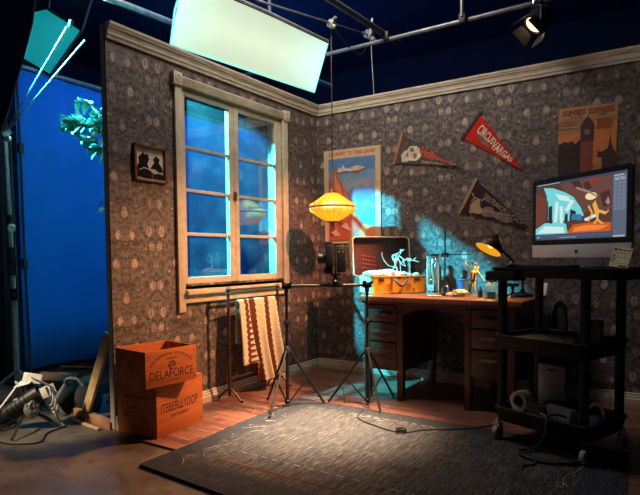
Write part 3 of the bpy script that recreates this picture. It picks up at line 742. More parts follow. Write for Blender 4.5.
# twig like white armature over the case
def wire_prop(name, label, loc, chains, r, m, group):
    o = thing(name, label, 'armature', loc, 0, group)
    bm = BM()
    for ch in chains: tube(bm, curve_pts(ch, 5), r, 6)
    obj('wire', bm, m, o); return o
c = slocal(.305, .16, .09)
g = 'wire armatures in the suitcase'
o = wire_prop('wire_armature', 'white wire armature with looped top and spread fingers above the suitcase', c,
  [[(0, 0, 0), (.0, .005, .10), (-.005, 0, .16), (-.03, 0, .195)], [(-.03, 0, .195), (-.062, 0, .21), (-.070, 0, .185), (-.040, 0, .178), (-.005, 0, .195), (.02, .0, .18), (.045, .01, .165)],
   [(-.012, 0, .195), (.005, 0, .225), (.02, 0, .252)], [(.004, 0, .222), (.002, 0, .255)], [(.01, 0, .232), (.034, 0, .25)], [(.02, 0, .18), (.04, 0, .13)], [(-.005, 0, .16), (.02, .0, .13), (.05, .0, .12)]], .0042, m_bone, g)
bm = BM(); ball(bm, (0, 0, 0), .012, (1, 1, .6)); obj('foot', bm, m_bone, o)
o = wire_prop('wire_armature', 'white wire armature with a boxy head beside the looped one', slocal(.385, .15, .09),
  [[(0, 0, 0), (.002, 0, .06), (0, 0, .155)], [(-.012, 0, .005), (-.012, 0, .15)], [(-.02, 0, .15), (.01, 0, .165), (.045, 0, .16), (.075, .01, .15)], [(.03, 0, .162), (.05, 0, .185)]], .0042, m_bone, g)
bm = BM(); box(bm, (-.005, 0, .168), (.042, .02, .026), None, .006); obj('head', bm, m_bone, o)

# ------------------------------------------------------------------ other things on the desk
def bottle(name, label, x, y, h, r, m, cat='bottle', group=None, capm=None):
    t = thing(name, label, cat, (x, y, .7505), 0, group)
    bm = BM(); lathe(bm, [(r*.9, 0), (r, .004), (r, h*.6), (r*.85, h*.70), (r*.38, h*.80), (r*.36, h*.93), (r*.42, h*.94), (r*.42, h*.96)], 18); obj('glass', bm, m, t)
    bm = BM(); lathe(bm, [(r*.45, h*.955), (r*.45, h), (r*.40, h*1.005)], 14); obj('stopper', bm, capm or m_cardboard, t)
    return t
m_bglass = mat('brown glass', (.115, .042, .025), .2, spec=.6)
for i, (x, y, h, r, lab) in enumerate(((1.165, -.13, .300, .036, 'tall brown bottle just right of the suitcase'), (1.235, -.17, .300, .036, 'brown bottle between the tall one and the glass jar'))):
    bottle('brown_bottle', lab, x, y, h, r, m_bglass, 'bottle', 'brown bottles by the suitcase')
jx, jy = 1.305, -.42
t = thing('tall_glass_jar', 'tall clear glass cylinder with a dark rim standing beside the suitcase', 'jar', (jx, jy, .7505))
bm = BM(); lathe(bm, [(.040, .004), (.041, .02), (.041, .29)], 24, cap0=True, cap1=False); o = obj('cylinder', bm, m_jar, t); o.modifiers.new('s', 'SOLIDIFY').thickness = .003
bm = BM(); lathe(bm, [(.038, .288), (.046, .288), (.046, .302), (.038, .302)], 24); obj('rim', bm, m_iron, t)
bm = BM(); lathe(bm, [(.047, 0), (.047, .006), (.042, .010)], 24); obj('foot', bm, m_clip, t)
bm = BM(); box(bm, (0, -.0425, .055), (.040, .002, .040), None); lb = obj('label_card', bm, mat('pale blue label', (.42, .60, .66), .7), t)
bm = BM(); box(bm, (.004, -.044, .050), (.022, .001, .008)); obj('label_mark', bm, m_ink, lb)
bm = BM()
for s in (-1, 1): tube(bm, [(s*.044, -.006, .008), (s*.044, -.006, .292)], .0045, 6)
obj('upright_rods', bm, m_bone, t)
bm = BM(); tube(bm, curve_pts([(-.012, 0, .012), (.006, 0, .10), (-.008, 0, .18), (.005, 0, .26)], 5), [.010]*15+[.006], 8); o = obj('pale_figure', bm, mat('pale peach clay', (.56, .38, .26), .7)); o.location = (jx, jy, .7505+.002); tag(o, 'pale peach clay strip standing inside the tall glass jar', 'clay strip')
# rigging stand
sx, sy = 1.408, -.45
t = thing('rigging_stand', 'black rod stand with a clamp and thin crossbar in the middle of the desk', 'stand', (sx, sy, .7505))
bm = BM(); lathe(bm, [(.040, 0), (.040, .010), (.012, .016)], 20); obj('base', bm, m_iron, t)
bm = BM(); tube(bm, [(0, 0, .01), (0, 0, .49)], .0055, 8); obj('rod', bm, m_iron, t)
bm = BM(); box(bm, (0, 0, .295), (.046, .034, .034), None, .005); cl = obj('clamp', bm, m_iron, t)
for s in (-1, 1):
    bm = BM(); lathe(bm, [(.010, 0), (.012, .006), (.012, .016), (.006, .018)], 10, MX.Translation((s*.012, -.016, .292)) @ MX.Rotation(PI/2, 4, 'X')); obj('thumbscrew', bm, m_chrome, cl)
bm = BM(); tube(bm, [(-.052, 0, .297), (.195, 0, .297)], .0038, 8); obj('crossbar', bm, m_iron, t)
# cups and small things
t = thing('plastic_tumbler', 'slate blue tumbler standing behind the crumpled paper', 'cup', (1.495, -.30, .7505))
bm = BM(); lathe(bm, [(.032, 0), (.034, .004), (.043, .105), (.045, .108), (.041, .108), (.033, .01), (0, .008)], 24, cap1=False); obj('cup', bm, m_bluecup, t)
bm = BM(); lathe(bm, [(.0455, .104), (.0475, .108), (.0455, .112), (.042, .110)], 24); obj('rolled_rim', bm, m_bluecup, t)
bottle('ink_bottle', 'small dark blue bottle at the foot of the black rod stand', 1.442, -.52, .10, .020, mat('dark blue glass', (.045, .065, .13), .2), 'bottle', None, m_black)
bottle('ink_bottle', 'tiny blue bottle at the feet of the ochre puppet', 1.690, -.52, .070, .016, mat('blue glass', (.06, .13, .22), .2), 'bottle', None, m_black)
def crumple(name, label, x, y, r, m, s=(1.2, 1, .6), seed=1):
    rnd = random.Random(seed); bm = BM(); ball(bm, (0, 0, 0), r, s, None, 3)
    for v in bm.verts: v.co *= 1+.35*(rnd.random()-.5)
    zm = min(v.co.z for v in bm.verts)
    for v in bm.verts: v.co.z = max(v.co.z, zm*.6)
    zm = min(v.co.z for v in bm.verts)
    for v in bm.verts: v.co.z -= zm
    o = obj(name, bm, m, flat=True); o.location = (x, y, .7505); tag(o, label, 'paper'); return o
crumple('crumpled_paper', 'cream crumpled paper in front of the blue tumbler', 1.545, -.52, .047, m_pale, (1.2, .8, .65), 3)
crumple('crumpled_paper', 'smaller white crumpled paper left of the cream one', 1.478, -.53, .028, m_paper, (1.3, 1, .6), 5)
bm = BM(); N = 8
loft(bm, [[V((-.05+.1*k/N, y, .002+.006*abs(math.sin(k*.9+y*20)))) for k in range(N+1)] for y in (-.05, -.02, .02, .05)], False, False, False)
o = obj('loose_paper', bm, m_pale); o.location = (1.385, -.60, .7505); o.rotation_euler = (0, 0, .4); o.modifiers.new('s', 'SOLIDIFY').thickness = .001
tag(o, 'flat pale paper scrap lying on the desk in front of the rod stand', 'paper')
t = thing('square_glass_jar', 'clear square glass jar at the desk front beside the black trolley', 'jar', (1.790, -.60, .7505), R(12))
bm = BM()
a = rrect(.043, .043, .01); loft(bm, [[V((x, y, z)) for x, y in a] for z in (.003, .085)] + [[V((x*.72, y*.72, .098)) for x, y in a], [V((x*.72, y*.72, .112)) for x, y in a]], True, False); o = obj('glass', bm, m_jar, t); o.modifiers.new('s', 'SOLIDIFY').thickness = .003
bm = BM(); lathe(bm, [(.036, .110), (.036, .126), (.030, .128)], 20); obj('lid', bm, m_clip, t)
bm = BM(); lathe(bm, [(.0385, .004), (.0385, .044), (.0, .046)], 4, MX.Rotation(PI/4, 4, 'Z')); obj('teal_contents', bm, mat('teal liquid', (.20, .42, .43), .3), t)
# small tripod gadget
t = thing('tabletop_tripod', 'small black tabletop tripod on the desk behind the trolley', 'tripod', (1.905, -.50, .7505))
for k in range(3):
    a = 2*PI*k/3+.5; bm = BM(); tube(bm, [(0, 0, .04), (.055*math.cos(a), .055*math.sin(a), .006)], .005, 6); ball(bm, (.055*math.cos(a), .055*math.sin(a), .006), .006, sub=1); obj('leg', bm, m_iron, t)
bm = BM(); tube(bm, [(0, 0, .035), (0, 0, .065)], .009, 10); ball(bm, (0, 0, .068), .013); obj('ball_head', bm, m_iron, t)
bm = BM(); box(bm, (0, 0, .088), (.075, .03, .022), None, .004); hd_ = obj('clamp_body', bm, m_black, t)
bm = BM(); box(bm, (-.03, -.018, .088), (.01, .008, .012), None, .002); obj('silver_knob', bm, m_chrome, hd_)

# desk lamp
t = thing('desk_lamp', 'black gooseneck desk lamp with a bright yellow inside', 'desk lamp', (1.93, -.33, .7505))
bm = BM(); lathe(bm, [(.075, 0), (.078, .008), (.070, .020), (.020, .030), (.014, .05)], 28); obj('base', bm, m_iron, t)
hc = V((1.738, -.45, 1.108)); ax = V((.34, .42, .84)).normalized()   # points from the mouth to the crown
neck0 = V((1.93, -.33, .79)); top = hc+ax*.062+V((.015, .01, .0))
bm = BM(); tube(bm, curve_pts([neck0, (1.925, -.335, .88), (1.895, -.36, .965), (1.845, -.39, 1.03), (1.785, -.42, 1.10), tuple(hc+ax*.05+V((.03, .02, -.005)))], 7), .0085, 10)
for v in bm.verts: v.co -= V((1.93, -.33, .7505))
obj('gooseneck', bm, m_iron, t)
x_, y_ = frame_of(ax); mx_ = MX(((x_.x, y_.x, ax.x, hc.x-1.93), (x_.y, y_.y, ax.y, hc.y+.33), (x_.z, y_.z, ax.z, hc.z-.7505), (0, 0, 0, 1)))
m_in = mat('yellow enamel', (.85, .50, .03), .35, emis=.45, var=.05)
bm = BM(); lathe(bm, [(.096, -.034), (.090, .002), (.068, .034), (.036, .054), (.028, .070), (.020, .082), (0, .084)], 30, mx_, False); sh_ = obj('shade', bm, m_iron, t)
bm = BM(); lathe(bm, [(.094, -.033), (.086, .002), (.064, .030), (.030, .046), (0, .050)], 30, mx_, False); obj('enamel_inside', bm, m_in, sh_)
bm = BM(); c = [mx_ @ V((.095*math.cos(2*PI*k/32), .095*math.sin(2*PI*k/32), -.034)) for k in range(33)]; tube(bm, c, .0025, 5, False); obj('rim', bm, m_iron, sh_)
bm = BM(); ball(bm, mx_ @ V((0, 0, .008)), .024, (1, 1, 1.15)); obj('bulb', bm, emit('lamp bulb', (1, .62, .16), 2.2), t)

# ------------------------------------------------------------------ towel rack with crocheted blanket
RX, RY0, RY1 = .130, -1.380, -.800
t = thing('quilt_rack', 'bronze tube quilt rack standing under the window', 'rack', (RX, (RY0+RY1)/2, 0)); hw = (RY1-RY0)/2
for s in (-1, 1):
    y = s*hw
    bm = BM(); tube(bm, [(0, y, .035), (0, y, .795)], .0115, 10); ps = obj('post', bm, m_bronze, t)
    bm = BM(); ball(bm, (0, y, .805), .021); lathe(bm, [(.016, .775), (.019, .782), (.016, .790)], 12, MX.Translation((0, y, 0))); obj('ball_finial', bm, m_bronze, ps)
    bm = BM()
    for q in (-1, 1): tube(bm, curve_pts([(0, y, .085), (q*.03, y, .075), (q*.075, y, .040), (q*.105, y, .010), (q*.125, y, .010)], 5), .008, 8)
    obj('foot', bm, m_bronze, ps)
for z, r in ((.805, .009), (.715, .009), (.16, .008)):
    bm = BM(); tube(bm, [(0, -hw, z), (0, hw, z)], r, 10); obj('rail', bm, m_bronze, t)
# blanket
tb = NT('crochet stripes'); uvx = tb.xyz(tb.uv())
s_ = tb.math('ADD', uvx[0], tb.math('MULTIPLY', tb.math('SINE', tb.math('MULTIPLY', uvx[1], 95.)), .010))
msk = None
for a, b in ((.135, .215), (.25, .40), (.66, .765), (.965, 1.1)):
    k = tb.math('MULTIPLY', tb.math('GREATER_THAN', s_, a), tb.math('LESS_THAN', s_, b)); msk = k if msk is None else tb.math('MAXIMUM', msk, k)
vr = tb.n('ShaderNodeTexVoronoi'); tb.l(tb.scale(tb.uv(), (34, 40, 1)), vr.inputs[0]); vr.inputs['Scale'].default_value = 1.
rows = tb.math('SINE', tb.math('MULTIPLY', uvx[1], 140.)); nz = tb.noise(tb.obj(), 90, 3)
cc = tb.mix(tb.ramp(nz, .3, .7), (.50, .43, .31), (.70, .63, .48)); cb = tb.mix(nz, (.10, .030, .020), (.17, .06, .04))
cc = tb.mix(tb.ramp(vr.outputs['Distance'], .05, .22, .55, 0), cc, (.22, .17, .11))
m_blanket = tb.done(tb.bsdf(tb.mix(msk, cc, cb), .95, 0, tb.math('ADD', rows, tb.math('MULTIPLY', vr.outputs['Distance'], 1.5)), .07, .05))
bm = BM(); uvl = bm.loops.layers.uv.new('UVMap'); NS, NB, NF = 72, 14, 40; grid = []; y0, y1 = -1.285, -.835
for i in range(NS+1):
    s = i/NS; col = []
    y = y0+(y1-y0)*s
    zb = .30 if s > .3 else .40
    ze = (.245 if s < .22 else .245-(.175)*min(1, (s-.22)/.08)) + max(0, s-.3)*.06
    fold = .014*math.sin(s*15)+.007*math.sin(s*34+1)
    for k in range(NB):
        q = k/NB; col.append((-.016-.012*(1-q)+fold*.4*(1-q), y+.0*q, zb+(.715-zb)*q, -(1-q)*.5))
    for k in range(7):
        a = PI-PI*k/6; col.append((.0145*math.cos(a), y, .715+.0145*math.sin(a), .0))
    for k in range(1, NF+1):
        q = k/NF; d = (.715-ze)*q
        col.append((.0145+.035*q**.7+fold*(.3+1.4*q), y+(.085*q if s > .22 else -.012*q)*(.3+.7*q), .715-d, d/.65))
    grid.append(col)
vv = [[bm.verts.new((c[0], c[1]-(RY0+RY1)/2, c[2])) for c in col] for col in grid]
for i in range(NS):
    for k in range(len(vv[0])-1):
        f = bm.faces.new((vv[i][k], vv[i+1][k], vv[i+1][k+1], vv[i][k+1]))
        for lp, (a, b) in zip(f.loops, ((i, k), (i+1, k), (i+1, k+1), (i, k+1))): lp[uvl].uv = (a/NS, grid[a][b][3])
o = obj('crochet_blanket', bm, m_blanket); o.location = (RX, (RY0+RY1)/2, 0); o.modifiers.new('s', 'SOLIDIFY').thickness = .007
tag(o, 'cream and brown striped crochet blanket draped over the quilt rack', 'blanket')

# ------------------------------------------------------------------ wooden crates
def crate(name, label, loc, rz, hx, hy, h, m, closed):
    t = thing(name, label, 'crate', loc, rz, 'stacked wooden wine crates'); b = .012
    pan = {}
    for nm, c, s in (('side_panel', (hx-b/2, 0, h/2), (b, 2*hy, h)), ('side_panel', (-hx+b/2, 0, h/2), (b, 2*hy, h)), ('end_panel', (0, -hy+b/2, h/2), (2*hx-2*b, b-.001, h-.002)), ('end_panel', (0, hy-b/2, h/2), (2*hx-2*b, b-.001, h-.002)), ('bottom_panel', (0, 0, .006), (2*hx-2*b, 2*hy-2*b, .010))):
        bm = BM(); box(bm, c, s, None, .0015); o = obj(nm, bm, m, t); pan.setdefault(nm, []).append(o)
    if closed:
        for k in range(3):
            w = (2*hy)/3; bm = BM(); box(bm, (0, -hy+w*(k+.5), h+.005), (2*hx, w-.004, .010), None, .001); obj('lid_board', bm, m, t)
    bm = BM()
    for y in (-hy+.02, hy-.02):
        for z in (.03, h-.03): lathe(bm, [(.004, 0), (.004, .0012), (0, .0014)], 8, MX.Translation((hx, y, z)) @ MX.Rotation(PI/2, 4, 'Y'))
    obj('nails', bm, m_iron, pan['side_panel'][0])
    return t, pan
def side(hx, y0, y1, z0, z1): return lambda u, v: (hx+.0008, y0+(y1-y0)*u, z0+(z1-z0)*v)
def endm(hy, x0, x1, z0, z1): return lambda u, v: (x0+(x1-x0)*u, -hy-.0008, z0+(z1-z0)*v)
hx, hy = .158, .200
t, pan = crate('wine_crate', 'closed orange wine crate on the floor, lower of the two by the wall end', (.183, -2.056, .0008), R(5), hx, hy, .300, m_crate, True)
lettering('stamped_lettering', [('ITBBERLLYDOP', side(hx, -.165, .150, .135, .190)), ('PORT & PORTO', side(hx, -.09, .075, .095, .116))], m_ink, pan['side_panel'][0])
lettering('end_stamp', [('WINE & SON', endm(hy, -.10, .10, .215, .235)), ('SEBASTIAN', endm(hy, -.05, .05, .155, .172)), ('PRODUCE OF PORTUGAL', endm(hy, -.12, .12, .10, .113))], m_ink, pan['end_panel'][0])
hx, hy, h = .152, .176, .208
t, pan = crate('wine_crate', 'open orange wine crate stamped DELAFORCE, upper of the two by the wall end', (.254, -2.146, .3115), R(-6), hx, hy, h, m_crate2, False)
def arch(u, v):
    a = R(152-124*u); r = .165+.020*v; return (hx+.0008, .178*math.cos(a)/.165*r*.86, .068+r*math.sin(a)*.66)
def big(u, v):
    z = .040+.050*v; return (hx+.0008, -.150+.300*u, z+(.004 if .42 < u < .62 else 0))
lettering('stamped_lettering', [('DELAFORCE SONS & CA', arch), ('PORTO', side(hx, -.035, .035, .148, .160)), ('DELAFORCE', big), ('VILA NOVA', side(hx, -.04, .05, .022, .032))], m_ink, pan['side_panel'][0])
bm = BM()
c = [(hx+.0008, .022*math.cos(2*PI*k/16), .118+.022*math.sin(2*PI*k/16)) for k in range(16)]; tube(bm, c+c[:1], .0022, 5, False)
for k in range(6): box(bm, (hx+.0008, .011*math.cos(k), .118+.011*math.sin(2*k)), (.001, .007, .010))
obj('round_crest', bm, mat('faded ink', (.19, .06, .025), .8), pan['side_panel'][0])
lettering('end_stamp', [('IB', endm(hy, -.04, .04, .09, .135))], mat('faded red ink', (.20, .035, .025), .8), pan['end_panel'][0])

# ------------------------------------------------------------------ tripods, slider bar and camera
def tripod(label, x, y, feet, collar, zt, gz=0.):
    t = thing('tripod_stand', label, 'stand', (x, y, gz), 0, 'black stands carrying the slider bar')
    bm = BM(); tube(bm, [(0, 0, .012), (0, 0, collar+.03)], .0125, 12); tube(bm, [(0, 0, collar), (0, 0, zt-gz-.012)], .0095, 12); obj('column', bm, m_iron, t)
    bm = BM(); lathe(bm, [(.013, collar-.02), (.022, collar-.015), (.022, collar+.02), (.014, collar+.03)], 14); obj('collar', bm, m_black, t)
    bm = BM(); lathe(bm, [(.014, .57-gz), (.018, .575-gz), (.018, .60-gz), (.012, .61-gz)], 12); tube(bm, [(0, 0, .59-gz), (.03, -.03, .59-gz)], .006, 6); obj('lock_knob', bm, m_black, t)
    bm = BM(); lathe(bm, [(.0125, .018), (.02, .02), (.02, .04), (.0125, .045)], 12); obj('lower_hub', bm, m_black, t)
    for fx, fy in feet:
        d = V((fx-x, fy-y, 0)); f = d+V((0, 0, .006)); u = d.normalized()
        a = u*.018+V((0, 0, collar))
        bm = BM(); tube(bm, [a, f], .0082, 8); lg = obj('leg', bm, m_iron, t)
        m_ = a.lerp(f, .52)
        bm = BM(); tube(bm, [u*.016+V((0, 0, .032)), m_], .0055, 6); obj('brace', bm, m_iron, lg)
        bm = BM(); ball(bm, f+V((0, 0, .004)), .0105, (1, 1, 1), None, 1); obj('rubber_foot', bm, m_rubber, lg)
    return t
AX, AY, BX, BY = .600, -1.310, 1.030, -.950
tripod('black tripod stand in front of the blanket, left end of the slider bar', AX, AY, ((.676, -1.603), (.399, -1.281), (.777, -1.122)), .385, .83, .0125)
tripod('black tripod stand in front of the desk drawers, right end of the slider bar', BX, BY, ((.765, -1.036), (1.226, -1.13), (1.095, -.665)), .375, .83, .0005)
ang = math.atan2(BY-AY, BX-AX); LB = math.hypot(BX-AX, BY-AY)
sl = thing('slider_bar', 'long black slider bar bridging the two tripod stands', 'slider', (AX, AY, .842), ang)
bm = BM(); tube(bm, [(-.03, 0, 0), (LB+.03, 0, 0)], .0115, 10); obj('rail', bm, mat('dark grey rail', (.065, .05, .045), .4, .5), sl)
for s in (0, LB):
    bm = BM(); box(bm, (s, 0, 0), (.062, .040, .040), None, .006); lathe(bm, [(.016, -.05), (.016, -.02)], 12, MX.Translation((s, 0, 0))); cl = obj('end_clamp', bm, m_black, sl)
    bm = BM()
    for dx, dz in ((-.02, .024), (.026, .018), (.0, -.030)):
        tube(bm, [(s+dx, -.015, dz), (s+dx, -.042, dz)], .009, 8)
    for dx in (-.035, .035): tube(bm, [(s, -.02, .0), (s+dx, -.03, .028)], .005, 6)
    obj('clamp_knobs', bm, m_iron, cl)
bm = BM(); box(bm, (LB*.60, 0, .004), (.10, .034, .034), None, .005); obj('carriage', bm, m_black, sl)
cx_, cy_ = AX+(BX-AX)*.60, AY+(BY-AY)*.60
ca = thing('stills_camera', 'black camera turned upright on a bracket in the middle of the slider bar', 'camera', (cx_, cy_, .864), R(32))
bm = BM(); lathe(bm, [(.024, 0), (.026, .006), (.018, .016), (.012, .03), (.018, .036), (.018, .05)], 16); tube(bm, [(.01, -.01, .026), (.045, -.03, .028)], .008, 8); obj('ball_head', bm, m_iron, ca)
bm = BM(); box(bm, (.004, 0, .056), (.075, .045, .010), None, .002); box(bm, (.002, 0, .155), (.010, .045, .20), None, .002); obj('upright_bracket', bm, m_iron, ca)
bm = BM(); box(bm, (-.036, 0, .178), (.058, .115, .160), None, .014); box(bm, (-.040, -.01, .262), (.050, .075, .034), None, .010); bd = obj('body', bm, m_black, ca)
bm = BM(); lathe(bm, [(.034, 0), (.036, .01), (.032, .02), (.035, .03), (.035, .055), (.030, .058), (.026, .050)], 22, MX.Translation((-.062, -.01, .165)) @ MX.Rotation(-PI/2, 4, 'Y')); ln = obj('lens', bm, m_black, ca)
bm = BM(); lathe(bm, [(.026, .050), (.018, .054), (0, .056)], 18, MX.Translation((-.062, -.01, .165)) @ MX.Rotation(-PI/2, 4, 'Y')); obj('front_glass', bm, mat('coated glass', (.03, .03, .06), .08, spec=.9), ln)
bm = BM(); box(bm, (-.045, -.005, .082), (.062, .06, .042), None, .006); obj('battery_grip', bm, mat('charcoal grip', (.035, .033, .038), .6), ca)
bm = BM(); box(bm, (.044, 0, .150), (.062, .050, .160), None, .006); mn = obj('control_unit', bm, m_black, ca)
bm = BM(); tube(bm, [(.015, 0, .222), (.02, 0, .246), (.068, 0, .246), (.073, 0, .222)], .006, 6); obj('top_loop', bm, m_black, mn)
bm = BM()
for x in (.030, .058): prism(bm, [(x-.006, .206), (x+.006, .206), (x, .218)], lambda u, v, w: (u, w, v), -.0262, -.0252)
obj('amber_marks', bm, mat('amber mark', (.62, .36, .06), .5), mn, flat=True)
bm = BM(); tube(bm, curve_pts([(.03, .02, .08), (.10, .03, .0), (.12, .02, -.3), (.05, .0, -.6), (.06, -.01, -.845)], 8), .0022, 5); o = obj('cable', bm, m_rubber, ca)

# ------------------------------------------------------------------ rug with seams, threads and cables
bm = BM(); c0 = [V((.600, -2.557, 0)), V((2.73, -2.70, 0)), V((2.655, -1.085, 0)), V((.528, -1.065, 0))]
N = 40; gx = [[None]*(N+1) for _ in range(N+1)]
for i in range(N+1):
    for k in range(N+1):
        a = c0[0].lerp(c0[1], i/N); b = c0[3].lerp(c0[2], i/N); p = a.lerp(b, k/N)
        e = min(i, N-i, k, N-k)
        p.z = (.011 if e > 0 else .006) + (.0009*math.sin(p.x*9)*math.sin(p.y*7) if e > 1 else 0)
        if i == 0: p.x += .006*math.sin(p.y*8)
        gx[i][k] = p
loft(bm, [gx[i] for i in range(N+1)], False, False, False)
edge = [gx[i][0] for i in range(N+1)] + [gx[N][k] for k in range(1, N+1)] + [gx[i][N] for i in range(N-1, -1, -1)] + [gx[0][k] for k in range(N-1, 0, -1)]
loft(bm, [edge, [V((p.x, p.y, .0006 if p.y > -2.3 else -.011)) for p in edge]], False, False)
bmesh.ops.remove_doubles(bm, verts=bm.verts, dist=1e-5)
rug = obj('patchwork_rug', bm, m_rug); tag(rug, 'large dark blue grey woven rug lying in the middle of the set', 'rug')
for pts, m in ((((.87, -2.303), (1.25, -2.30), (1.9, -2.31), (2.6, -2.33)), m_redthread), (((.93, -2.166), (1.43, -2.171), (2.1, -2.18)), m_thread), (((1.18, -1.25), (1.62, -1.24)), m_thread)):
    bm = BM(); full = curve_pts([(x, y, .0125) for x, y in pts], 14)
    for i in range(0, len(full)-1):
        if m is m_thread and i % 2: continue
        tube(bm, [full[i], full[i+1]], .0022, 5)
    obj('stitched_seam', bm, m, rug)
bm = BM(); rnd = random.Random(4)
for k in range(46):
    s = rnd.random(); x = .80-.10*s+.05*rnd.gauss(0, 1); y = -2.36+.85*s+.05*rnd.gauss(0, 1)
    if rnd.random() < .25: x, y = rnd.uniform(1.1, 1.7), rnd.gauss(-1.26, .02)
    a = rnd.random()*PI; l = rnd.uniform(.008, .045)
    tube(bm, curve_pts([(x-l*math.cos(a), y-l*math.sin(a), .0135), (x+l*.3*math.sin(a), y, .0150), (x+l*math.cos(a), y+l*math.sin(a), .0135)], 3), .0008, 4)
o = obj('loose_threads', bm, m_thread); tag(o, 'pale loose threads scattered along the left side of the rug', 'threads', None, 'stuff')
bm = BM(); tube(bm, curve_pts([(1.09, -1.12, .016), (1.155, -1.309, .0155), (1.323, -1.399, .0155), (1.508, -1.44, .0155), (1.60, -1.33, .0155), (1.685, -1.266, .0155), (1.829, -1.155, .0155), (1.896, -1.02, .006), (1.95, -.94, .0045)], 9), .0042, 6)
tube(bm, [(1.508+.03*math.cos(a*.7), -1.425+.03*math.sin(a*.7), .019+.001*a) for a in range(20)], .0042, 6)
o = obj('black_cable', bm, m_rubber); tag(o, 'thin black cable with a small loop lying across the rug before the desk', 'cable')

# ------------------------------------------------------------------ trolley and what it carries
CX, CY, CR = 2.315, -1.145, R(-21)
ct = thing('utility_cart', 'tall black three tier utility trolley standing on the rug corner', 'cart', (CX, CY, 0), CR)
HX, HY = .275, .208
def tray(name, z0, z1, floor_z, lip=.010, ox=0.):
    bm = BM(); A = rrect(HX, HY, .05); A2 = rrect(HX-.012, HY-.012, .045); B = rrect(HX-lip, HY-lip, .045)
    Rm = rrect(HX+.006, HY+.006, .052)
    loft(bm, [[V((x, y, z0)) for x, y in A2], [V((x, y, z1-.014)) for x, y in A], [V((x, y, z1-.012)) for x, y in Rm], [V((x, y, z1)) for x, y in Rm], [V((x, y, z1)) for x, y in B], [V((x, y, floor_z)) for x, y in B]])
    for v in bm.verts: v.co.x += ox
    return obj(name, bm, m_cart, ct)
tray('lower_tray', .118, .198, .163); tray('middle_tray', .525, .600, .576); HX += .085; tt = tray('top_tray', .920, .974, .972, .010, .058); HX -= .085
for z in (.198, .600):
    bm = BM(); q = [V((x, y, z)) for x, y in rrect(HX+.001, HY+.001, .05)]; tube(bm, q+q[:1], .0045, 5, False); obj('worn_rim', bm, m_rim, ct)
for sx_, sy_ in ((-1, -1), (1, -1), (1, 1), (-1, 1)):
    bm = BM(); x, y = sx_*(HX-.038), sy_*(HY-.032)
    a = rrect(.020, .017, .005, 2); loft(bm, [[V((x+u, y+v, z)) for u, v in a] for z in (.171, .925)]); obj('post', bm, m_cart, ct)
    x, y = sx_*(HX-.022), sy_*(HY-.020)
    bm = BM(); tube(bm, [(x, y, .125), (x, y, .096)], .012, 10)
    for q in (-1, 1): box(bm, (x+q*.019, y, .066), (.004, .034, .066), None, .001)
    box(bm, (x, y, .098), (.044, .040, .008)); cs = obj('caster', bm, m_metal if sx_*sy_ > 0 else m_bronze, ct)
    gz = .0125 if sy_ < 0 or sx_ < 0 else .0125
    bm = BM(); rw = (.094-gz)/2*.96; lathe(bm, [(rw*.3, -.013), (rw*.92, -.013), (rw, -.008), (rw, .008), (rw*.92, .013), (rw*.3, .013)], 22, MX.Translation((x, y, gz+rw)) @ MX.Rotation(PI/2, 4, 'Y')); obj('wheel', bm, mat('pale grey wheel', (.34, .33, .33), .5) if sx_ > 0 else mat('tan wheel', (.46, .30, .18), .6), cs)
bm = BM(); box(bm, (-.215, -.185, .928), (.19, .10, .050), None, .006); obj('drawer_box', bm, m_cart, ct)
def cl(x, y, z): return ct.matrix_basis @ V((x, y, z))

# computer
iw, ih, it = .695, .447, .022
im_ = thing('desktop_computer', 'large silver and black desktop computer showing a picture of the set', 'computer', (2.394, -1.116, .9725), R(-38.7))
z0 = .052
def ibox(name, lo, hi, m, parent=im_, bev=.003):
    bm = BM(); box(bm, [(a+b)/2 for a, b in zip(lo, hi)], [b-a for a, b in zip(lo, hi)], None, bev); return obj(name, bm, m, parent)
bm = BM(); a = rrect(iw/2, ih/2, .016); b = rrect(iw/2-.05, ih/2-.05, .02)
loft(bm, [[V((x, -.006, z+z0+ih/2)) for x, z in a], [V((x, .006, z+z0+ih/2)) for x, z in a], [V((x, .034, z+z0+ih/2)) for x, z in b]]); obj('rear_shell', bm, m_alu, im_)
ch = .072
bm = BM(); a = [(x, z) for x, z in rrect(iw/2, (ih-ch)/2, .014)]; loft(bm, [[V((x, yy, z+z0+ch+(ih-ch)/2)) for x, z in a] for yy in (-.010, -.0061)]); bz = obj('black_bezel', bm, mat('gloss black', (.006, .006, .007), .35, spec=.2), im_)
ibox('silver_chin', (-iw/2, -.010, z0), (iw/2, -.0061, z0+ch-.0005), m_alu, im_, .003)
def scr(u, v): return (-iw/2+.030+(iw-.060)*u, z0+ch+.028+(ih-ch-.055)*v)
E_ = {}
def em(c, s=1.):
    k = (c, s)
    if k not in E_: E_[k] = emit('screen colour %d' % len(E_), c, s)
    return E_[k]
def spoly(name, polys, c, d, parent, s=.9):
    bm = BM()
    for p in polys: prism(bm, [scr(*q) for q in p], lambda u, v, w: (u, w, v), -.0101-d, -.0101-d-.0001)
    return obj(name, bm, em(c, s), parent, flat=True)
sc0 = spoly('screen', [P(0, 0, 1, 1)], (.060, .072, .11), .0, bz)
spoly('picture_on_screen', [P(0, .10, .86, .965)], (.10, .050, .040), .0003, sc0)
